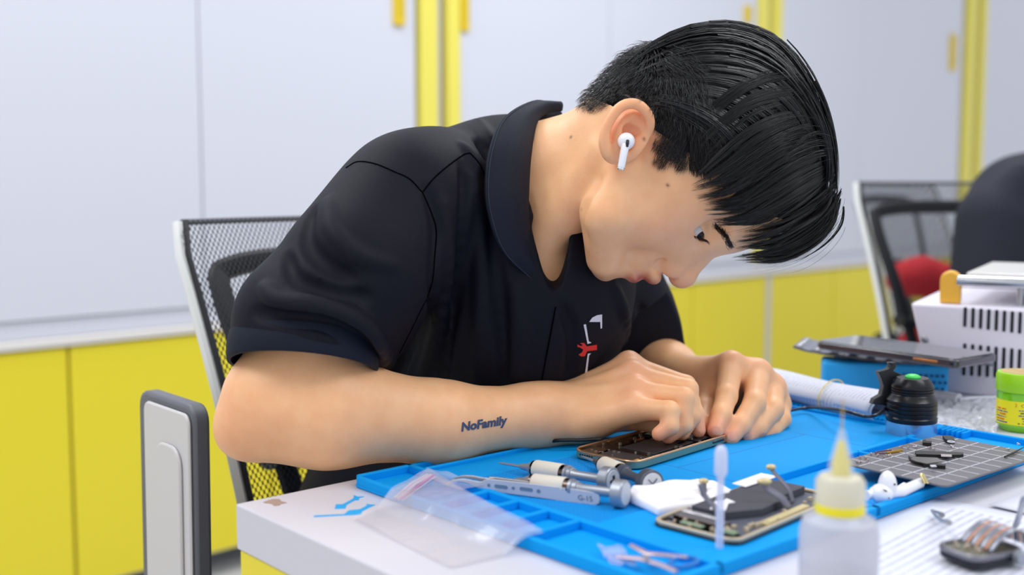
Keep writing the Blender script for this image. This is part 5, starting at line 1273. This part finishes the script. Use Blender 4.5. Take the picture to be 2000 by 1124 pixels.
def tubes_np(paths, rads, n=3):
    """many thin hairs at once: paths (S,K,3), rads (S,K)"""
    S, K, _ = paths.shape
    d = np.gradient(paths, axis=1); d /= np.linalg.norm(d, axis=2, keepdims=True) + 1e-12
    ref = np.array([0.31, -0.9, 0.3]); b = np.cross(d, ref); b /= np.linalg.norm(b, axis=2, keepdims=True) + 1e-12; c = np.cross(b, d)
    vs = []
    for i in range(n):
        q = 2 * math.pi * i / n; vs.append(paths + (b * math.cos(q) + c * math.sin(q)) * rads[..., None])
    v = np.stack(vs, 2).reshape(-1, 3)
    s = np.arange(S)[:, None, None]; k = np.arange(K - 1)[None, :, None]; i = np.arange(n)[None, None, :]; j = (i + 1) % n
    A = s * K * n + k * n + i; B = s * K * n + k * n + j; f = np.stack([A, A + n, B + n, B], -1).reshape(-1, 4)
    return v, f
def locks(G_, ncl, per, K, smin, smax, side=-1, t0=(0, .3), t1=(.85, 1.0), rc=0.0040, lift=(-.006, .004), rad=0.00030, wild=0.004, taper=.85, sway=.003, rng=hair_rng):
    out = []; rr = []; Cc = H(1365, 272)
    for c in range(ncl):
        s = rng.uniform(smin, smax); g = guide_at(G_, s, side); a = rng.uniform(*t0); b = rng.uniform(*t1)
        full = catmull(g, 40); idx = np.linspace(a, b, K) * 39; i0 = np.minimum(idx.astype(int), 38); u = (idx - i0)[:, None]
        path = full[i0] * (1 - u) + full[i0 + 1] * u
        nrm = path - Cc; nrm /= np.linalg.norm(nrm, axis=1, keepdims=True); t = np.linspace(0, 1, K)[:, None]
        path = path + nrm * (rng.uniform(*lift) + 0.003 * np.sin(math.pi * t) * rng.uniform(0, 1))
        lat = np.cross(np.gradient(path, axis=0), nrm); lat /= np.linalg.norm(lat, axis=1, keepdims=True) + 1e-9
        path = path + lat * (rng.normal(0, sway) * np.sin(t * math.pi * rng.uniform(.5, 1.3)) + rng.normal(0, wild) * t ** 2)
        R_ = rc * rng.uniform(.5, 1.25)
        for k in range(per):
            of = rng.uniform(-1, 1, 2); wdt = R_ * (1.0 - taper * t ** 1.6) * (0.35 + 0.65 * np.minimum(t * 4, 1))
            q = path + lat * of[0] * wdt + nrm * of[1] * wdt * 0.35 + rng.normal(0, 0.0005, 3) * t
            sh = rng.uniform(0.84, 1.0); ii = np.linspace(0, (K - 1) * sh, K); j0 = np.minimum(ii.astype(int), K - 2); uu = (ii - j0)[:, None]
            out.append(q[j0] * (1 - uu) + q[j0 + 1] * uu); rr.append(rad * (1 - 0.85 * np.linspace(0, 1, K) ** 3) * rng.uniform(.7, 1.25))
    return out, rr
hp, hr = [], []
K = 15
for (G_, n_, per, a, b, side, kw) in (
    (over, 190, 34, 0.0, 5.9, -1, dict(lift=(-.009, .0005), wild=.003)),
    (over, 70, 26, 0.0, 3.5, -1, dict(t0=(.1, .5), lift=(-.001, .003), rc=.003, wild=.005)),
    (over, 60, 26, 0.0, 5.9, 1, dict(lift=(-.006, .002))),
    (fall, 130, 34, 0.0, 7.9, -1, dict(t0=(0, .12), t1=(.72, 1.0), lift=(-.010, -.001), rc=.0048, wild=.005)),
    (fall, 62, 46, 0.0, 7.9, -1, dict(t0=(0, .08), t1=(.90, 1.04 - .04), lift=(.0, .0045), rc=.0050, wild=.004, sway=.005)),
    (fall, 60, 24, 2.0, 7.9, 1, dict(t0=(0, .1), t1=(.7, 1.0), lift=(-.006, .001), rc=.005, wild=.006)),
    (side_g, 26, 18, 0.0, 1.0, -1, dict(rc=.0030, lift=(-.012, -.008), rad=.00016, wild=.003, t1=(.6, .95))),
    (over, 26, 10, 0.0, 2.6, -1, dict(t0=(.45, .7), t1=(.95, 1.0), lift=(.004, .009), wild=.008, rc=.002)),
    (fall, 22, 8, 3.0, 7.9, -1, dict(t0=(0, .05), t1=(.5, .9), lift=(.004, .010), wild=.012, rc=.003, sway=.008)),
    (over, 24, 1, 0.0, 3.0, -1, dict(t0=(.4, .7), lift=(.003, .010), wild=.012, rad=.00014)),
    (fall, 60, 1, 2.0, 7.9, -1, dict(t0=(0, .3), lift=(.002, .014), wild=.014, rad=.00014, sway=.008))):
    o_, r_ = locks(G_, n_, per, K, a, b, side, **kw); hp += o_; hr += r_
hv, hf = tubes_np(np.array(hp), np.array(hr))
# short hair on the sides and the nape, growing from the skin
def inpoly(x, y, poly):
    c = False; n = len(poly); j = n - 1
    for i in range(n):
        if (poly[i][1] > y) != (poly[j][1] > y) and x < (poly[j][0] - poly[i][0]) * (y - poly[i][1]) / (poly[j][1] - poly[i][1]) + poly[i][0]: c = not c
        j = i
    return c
side_poly = [(1138, 208), (1156, 176), (1196, 128), (1256, 86), (1330, 100), (1380, 170), (1400, 235), (1400, 290), (1385, 335), (1345, 338), (1312, 326), (1280, 330), (1276, 300), (1281, 262), (1278, 232), (1262, 205), (1240, 194), (1216, 193), (1196, 202), (1178, 216), (1158, 222)]
sp, sr = [], []; K2 = 5; rg = hair_rng
tries = 0
while len(sp) < 11500 and tries < 60000:
    tries += 1
    x = rg.uniform(1138, 1400); y = rg.uniform(86, 338)
    if not inpoly(x, y, side_poly): continue
    edge = min(math.hypot(x - a, y - b) for a, b in side_poly[9:])
    if edge < 14 and rg.rand() > edge / 14: continue
    q, n = hit(BB, x, y)
    if q is None or q[1] > 1.2: continue
    if n @ ray(x, y) > 0: n = -n
    front = np.clip((x - 1258) / 40, 0, 1)
    d = (-cR * 0.80 - cU * 0.55) * (1 - front) + (cR * 0.10 - cU * 0.9) * front
    thin = 1.0
    if y < 150: d = d + cR * .5
    if y > 245 and x < 1345: d = -cR * .45 - cU * .85; thin = .55
    d = d - n * (d @ n); d /= np.linalg.norm(d)
    L = np.clip(0.003 + 0.00016 * edge, 0.003, 0.016) * rg.uniform(.7, 1.2); t = np.linspace(0, 1, K2)[:, None]
    j = rg.normal(0, 0.14, 3)
    sp.append(q - n * 0.0006 + (d + j) * L * t + n * (0.30 * L * np.sin(t * 2.2) + 0.0008 + min(edge / 40, 1) * .004)); sr.append(0.00022 * (1 - 0.8 * np.linspace(0, 1, K2) ** 2) * (0.55 + 0.55 * min(edge / 30, 1)) * thin)
sv, sf = tubes_np(np.array(sp), np.array(sr))
# the dense mass under the strands
cap = SDF()
skull(cap, 0.002)
cap.el(H(1395, 264), (r0(202), r0(202), 0.077), k=0.01)
cap.el(H(1286, 326, -.07), (r0(26), r0(42), 0.05), deg=-10, k=0.004, op='S')
# keep only where hair grows: cut the face, the ear zone and the neck away
for sg in (-1, 1):
    cap.el(H(1225, 262, sg * 0.12), (r0(60), r0(66), 0.09), deg=-18, k=0.003, op='S')
hn_ = -cR * 0.555 - cU * 0.832
hq_ = H(1330, 326)
cap.fn(lambda p: -((p - hq_) @ hn_), H(1000, 700, -.3), H(1700, 100, .3), 'S', 0.004)
hn2_ = -cR * 0.55 - cU * 0.83 ; hq2_ = H(1162, 216)
cap.rc(H(1100, 330, 0), H(1190, 310, 0), r0(112), r0(100), 0.003, 'S', flat=(cF, 1.3))
cap.el(H(1480, 500, 0), (r0(60), r0(76), 0.12), deg=-40, k=0.004, op='S')
cap.el(H(1340, 400, 0), (r0(70), r0(76), 0.12), deg=-30, k=0.004, op='S')
cv, cf = cap.mesh(0.003); cv = smooth_verts(cv, cf, 2)
allv = np.concatenate([cv, hv, sv]); allf = np.concatenate([cf, hf + len(cv), sf + len(cv) + len(hv)])
hair_o = nmesh('hair', allv, allf, mh, person)
hair_o.data.materials.append(mat('hair_root_mass', (8, 8, 10), rough=0.85, spec=0.1))
mi_ = np.zeros(len(allf), np.int32); mi_[:len(cf)] = 1; hair_o.data.polygons.foreach_set('material_index', mi_)

# ---------------------------------------------------------------- polo shirt
ms_ = mat('black_pique', (12, 14, 26), rough=0.62, spec=0.18, sheen=0.0, bump=0.25, bscale=1400)
mrib = mat('black_rib', (13, 21, 38), rough=0.7, spec=0.25, bump=0.2, bscale=1200)
mseam = mat('seam_thread', (5, 5, 9), rough=1.0, spec=0.02)
sh = SDF(); torso_prims(sh, 0.006)
sh.rc(P(806, 384, 1.0), P(708, 520, 0.965), 0.060, 0.062, 0.025)                 # near sleeve
sh.rc(P(708, 520, 0.965), P(604, 630, 0.94), 0.062, 0.0605, 0.025)
sh.rc(P(603, 640, 0.94), P(592, 745, 0.935), 0.0595, 0.0580, 0.02)
sh.rc(P(760, 420, 1.0), P(730, 640, 0.99), 0.045, 0.030, 0.04)
sh.rc(P(1165, 480, 1.21), P(1215, 640, 1.25), 0.060, 0.060, 0.03)                # far sleeve
sh.rc(P(1215, 640, 1.25), P(1262, 712, 1.25), 0.058, 0.046, 0.03)
# drapes: raised folds and pulled-in creases
def fold(pts, d, r=0.004, k=0.016, op='U', jd=0.0):
    q = catmull([P(x, y, d + (z if z is not None else 0)) for x, y, z in pts], 14)
    rr = [r * (0.35 + 0.65 * math.sin(math.pi * i / 13)) for i in range(14)]
    sh.chain(list(q), rr, k, op)
base_sh = SDF(); base_sh.ops = list(sh.ops)
bv, bf = base_sh.mesh(0.005); BS = BVHTree.FromPolygons(bv.tolist(), bf.tolist())
def sfold(pts, r=0.004, k=0.016, op='U', depth=0.0, big=False):
    """fold following the cloth: points seen on it, sunk by depth"""
    qs = []
    if not big: r = r * 0.75; k = min(k, .009); depth = depth * .9
    for x, y in pts:
        q, n = hit(BS, x, y)
        if q is None: continue
        if n @ ray(x, y) > 0: n = -n
        qs.append(q - n * depth)
    if len(qs) < 2: return
    m = 4 * len(qs); q = catmull(qs, m); sh.chain(list(q), [r * (0.3 + 0.7 * math.sin(math.pi * (i + .3) / (m - .4))) for i in range(m)], k, op)
sfold([(515, 560), (545, 592), (620, 604), (700, 636), (745, 690), (765, 735)], 0.0085, 0.008, 'U', 0.0, True)
sfold([(500, 610), (560, 622), (640, 632), (705, 668), (735, 715)], 0.0045, 0.014, 'S', -0.001)
sfold([(835, 372), (853, 450), (846, 560), (800, 680), (775, 745)], 0.0055, 0.02, 'S', -0.002)
sfold([(902, 325), (903, 440), (885, 600), (866, 745)], 0.004, 0.016, 'S', -0.001)
sfold([(925, 345), (940, 480), (938, 620), (930, 745)], 0.006, 0.02, 'U', 0.002)
sfold([(868, 400), (876, 520), (850, 660), (820, 745)], 0.006, 0.02, 'U', 0.002)
sfold([(960, 420), (975, 560), (985, 700), (985, 750)], 0.0045, 0.018, 'S', -0.001)
sfold([(1010, 560), (1015, 650), (1005, 750)], 0.005, 0.018, 'U', 0.002)
sfold([(610, 410), (600, 470), (640, 520), (690, 545)], 0.005, 0.022, 'S', -0.001)
sfold([(640, 390), (650, 450), (700, 500), (770, 520)], 0.006, 0.024, 'U', 0.003)
sfold([(560, 500), (580, 545), (650, 570), (720, 580)], 0.004, 0.020, 'S', -0.001)
sfold([(870, 238), (905, 285), (935, 330)], 0.004, 0.012, 'U', 0.001)
sfold([(905, 236), (935, 275), (955, 310)], 0.0035, 0.010, 'S', -0.001)
sfold([(930, 236), (950, 262), (965, 285)], 0.004, 0.010, 'U', 0.001)
sfold([(1250, 600), (1262, 640), (1245, 690)], 0.004, 0.014, 'S', -0.001)
sfold([(1200, 560), (1222, 620), (1215, 690)], 0.005, 0.016, 'U', 0.002)
sfold([(1100, 600), (1120, 660), (1110, 740)], 0.004, 0.016, 'S', -0.001)
# seams
def seam(pts):
    qs = []
    for x, y in pts:
        q, n = hit(BS, x, y)
        if q is not None: qs.append(q)
    return qs
seams = [[(676, 328), (699, 316), (732, 320), (771, 336), (800, 350), (825, 376)], [(825, 376), (848, 348), (878, 322), (905, 303), (918, 299)], [(825, 376), (842, 415), (852, 450), (849, 500), (842, 560), (815, 620), (780, 690)], [(918, 299), (935, 318), (948, 345)]]
# openings: the sleeves' hems, the neck and the V of the placket
def plane_cut(q, n, lo, hi):
    n = np.array(n, float); n /= np.linalg.norm(n); q = np.array(q, float)
    sh.fn(lambda p: -((p - q) @ n), lo, hi, 'S', 0.001)
# near hem: everything beyond the plane is removed, only around this arm
hemq = P(592, 706, 0.935); hemn = (P(590, 760, 0.93) - P(600, 640, 0.94)); hemn /= np.linalg.norm(hemn); hemn = hemn - cF * 0.10; hemn /= np.linalg.norm(hemn)
def cyl_cut(q, n, R_, L_):
    def f(p):
        x = p - q; h = x @ n; rad = np.linalg.norm(x - h[:, None] * n, axis=1)
        return np.maximum(np.maximum(rad - R_, -h), h - L_)
    s_ = q - n * 0; lo = np.minimum(q, q + n * L_) - R_; hi = np.maximum(q, q + n * L_) + R_
    sh.fn(f, lo, hi, 'S', 0.0015)
cyl_cut(hemq, hemn, 0.105, 0.10)
cyl_cut(hemq - hemn * 0.014, hemn, 0.0575, 0.05)
hq2 = P(1262, 700, 1.26); hn2 = P(1300, 730, 1.23) - P(1235, 680, 1.30); hn2 /= np.linalg.norm(hn2)
cyl_cut(P(1296, 722, 1.24), hn2, 0.09, 0.10)
# neck hole and V
sh.rc(P(985, 385, 1.10), P(1190, 322, 1.035), 0.067, 0.0575, 0.004, 'S')
sh.rc(P(1064, 390, 1.06), P(1072, 470, 1.06), 0.022, 0.020, 0.004, 'S', flat=(cF, 3.0))
sh.rc(P(1072, 455, 1.06), P(1084, 592, 1.04), 0.020, 0.0015, 0.004, 'S', flat=(cF, 5.0))
shirt_v, shirt_f = sh.mesh(0.0022); shirt_v = smooth_verts(shirt_v, shirt_f, 2)
SB = BVHTree.FromPolygons(shirt_v.tolist(), shirt_f.tolist())
shirt = nmesh('polo_shirt', shirt_v, shirt_f, ms_, person)
def onshirt(pts, lift=0.0):
    out = []
    for x, y in pts:
        q, n = hit(SB, x, y)
        if q is None: continue
        if n @ ray(x, y) > 0: n = -n
        out.append(q + n * lift)
    return out
for sm_ in seams:
    q = [(a_[0], a_[1]) for a_ in catmull([(x_, y_, 0) for x_, y_ in sm_], 44)]
    mb = MB(); mb.tube(onshirt(q, 0.0), 0.0007, 6); mb.build('seam', mseam, shirt)
# ribbed cuff of the near sleeve: band lying on the hem, going round the arm
def cuff(q, n, r1, r2, wdt, flatv=None, name='sleeve_cuff'):
    n = n / np.linalg.norm(n); a = np.cross(n, cF); a /= np.linalg.norm(a); b = np.cross(n, a); mb = MB(); N = 72
    prof = [(-wdt, r1), (-wdt * .5, r1 + .0012), (0, r2 + .0008), (0.0012, r2), (0.0012, r2 - .003), (-wdt * .5, r2 - .0035)]
    vs = []; fs = []
    for (h, r) in prof:
        for i in range(N):
            t = 2 * math.pi * i / N; rr = r + 0.0006 * math.sin(3 * t + 1) * (1 + h / wdt)
            vs.append(q + n * h + (a * math.cos(t) + b * math.sin(t)) * rr)
    for k in range(len(prof) - 1):
        for i in range(N): j = (i + 1) % N; fs.append((k * N + i, k * N + j, (k + 1) * N + j, (k + 1) * N + i))
    mb.add(vs, fs); return mb.build(name, mrib, shirt, angle=70)
cuff(hemq + hemn * 0.004, hemn, 0.0637, 0.0626, 0.023)
# collar: near leaf falling from the neck over the shoulder, and the stand going round behind
def sheet(name, inner, outer, m, parent, th=0.0030, rows=10, cols=40, bulge=0.006, endbulge=0.0):
    A_ = catmull(inner, cols + 1); B_ = catmull(outer, cols + 1); mb = MB()
    def fn(u, v):
        i = int(round(u * cols)); a, b = A_[i], B_[i]
        q = a * (1 - v) + b * v; nrm = np.cross(B_[min(i + 1, cols)] - B_[max(i - 1, 0)], b - a); L = np.linalg.norm(nrm)
        nrm = nrm / L if L > 1e-9 else -cF
        if nrm @ ray(1000, 400) > 0: nrm = -nrm
        return q + nrm * bulge * math.sin(math.pi * min(v * 1.15, 1))
    mb.grid(fn, cols, rows); return mb.build(name, m, parent, solid=th, angle=60)
inner = [P(1096, 216, 1.10), P(1066, 222, 1.075), P(1047, 241, 1.048), P(1036, 300, 1.018), P(1031, 370, 1.004), P(1031, 430, 1.004), P(1040, 495, 1.010), P(1050, 545, 1.014)]
outer = [P(1080, 203, 1.10), P(1040, 198, 1.07), P(984, 230, 1.02), P(957, 290, 0.985), P(948, 365, 0.972), P(957, 430, 0.972), P(984, 495, 0.980), P(1042, 549, 1.004)]
collar = sheet('collar', inner, outer, mrib, shirt)
mb = MB(); oc_ = catmull(outer, 60); ic_ = catmull(inner, 60); mb.tube([oc_[i] * .93 + ic_[i] * .07 - ray(1000, 400) * .0034 for i in range(3, 59)], .0004, 5); mb.build('collar_stitching', mat('stitch_navy', (30, 38, 62), rough=.7), collar)
inn2 = [P(1050, 205, 1.09), P(1090, 212, 1.13), P(1120, 300, 1.165), P(1150, 400, 1.155), P(1145, 470, 1.12), P(1112, 520, 1.085)]
out2 = [P(1052, 240, 1.09), P(1075, 260, 1.15), P(1120, 330, 1.19), P(1175, 430, 1.18), P(1180, 500, 1.13), P(1135, 560, 1.075)]
sheet('collar', inn2, out2, mrib, shirt)
# placket edge from the foot of the V
mb = MB(); mb.tube(onshirt([(1085 - 3 * t, 600 + 16 * t) for t in range(10)], 0.0002), 0.0008, 6)
mb.build('placket_edge', mseam, shirt)
# chest print: outline of a phone with a spanner
mw_ = mat('print_white', (222, 220, 232), rough=0.7); mr_ = mat('print_red', (214, 44, 40), rough=0.7)
k_ = 1 / 3.307
def cr(pts): return [(1000 + x * k_, 560 + y * k_) for x, y in pts]
decal('chest_print', [cr([(495, 228), (515, 200), (545, 185), (578, 180), (578, 268), (568, 272), (566, 228)]), cr([(460, 245), (474, 242), (492, 352), (510, 362), (484, 370)]), cr([(486, 432), (506, 430), (494, 445), (480, 572), (466, 572)])], SB, mw_, shirt, 0.0008)
decal('chest_print', [cr([(440, 363), (462, 362), (480, 385), (545, 374), (545, 408), (482, 416), (468, 448), (446, 450), (430, 438), (450, 424), (458, 405), (440, 393), (422, 388), (424, 372), (446, 384), (454, 378)])], SB, mr_, shirt, 0.0008)

# ---------------------------------------------------------------- trousers and shoes under the desk
tr = SDF()
hip = np.array([-0.10, 1.20, 0.58])
tr.el(hip, (0.16, 0.11, 0.13), k=0.03)
for sg in (-1, 1):
    h0 = hip + eA * 0.09 * sg + eZ * -0.02; kne = h0 + eB * 0.36 + eZ * 0.01; ank = kne - eZ * 0.43 + eB * 0.02
    tr.rc(h0, kne, 0.082, 0.062, 0.03); tr.rc(kne, ank, 0.060, 0.045, 0.02)
smod(tr, 'trousers', 0.007, mat('dark_trousers', (24, 26, 34), rough=0.8), person)
for sg in (-1, 1):
    ank = hip + eA * 0.09 * sg - eZ * 0.44 + eB * 0.38; s_ = SDF(); s_.rc(np.array([ank[0], ank[1], 0.06]), np.array([ank[0], ank[1], 0.045]) + eB * 0.17, 0.045, 0.036, 0.02)
    smod(s_, 'shoe', 0.005, mat('shoe_leather', (30, 30, 34), rough=0.5), person)

# earbud worn in the near ear
eb = thing('wireless_earbud', 'white wireless earbud worn in the ear of the person in the black polo', 'earbud', tuple(H(1224, 275, -0.0935)))
mwp = mat('white_plastic', (240, 242, 248), rough=0.18, coat=0.6)
q = lambda x, y, dz: H(x, y, -0.0765 - dz)
mb = MB(); mb.ball(q(1223, 276, 0.0155), r0(15.5), 18, (1, 0.85, 1.0)); mb.build('shell', mwp, eb)
mb = MB(); mb.tube([q(1222, 283, 0.019), q(1219, 296, 0.0205), q(1215, 318, 0.0205), q(1212.5, 330, 0.020)], [0.0036, 0.0034, 0.0032, 0.0031], 14); mb.build('stem', mwp, eb)
mb = MB(); mb.tube([q(1226, 274, 0.0222), q(1225.5, 280, 0.0228), q(1224.5, 287, 0.0222)], [.0013, .0015, .0013], 10) if True else mb.ball(q(1224.5, 280, 0.0215), 0.0040, 12, (.55, .6, 1.15)); mb.build('grille', mat('black_mesh_plastic', (30, 34, 48), rough=.4), eb)
mb = MB(); mb.cyl(q(1213.2, 327, 0.020), q(1212.2, 332, 0.0198), 0.0033, 0.0029, 14); mb.build('stem_tip', mat('chrome', (200, 202, 206), rough=.12, metal=1), eb)
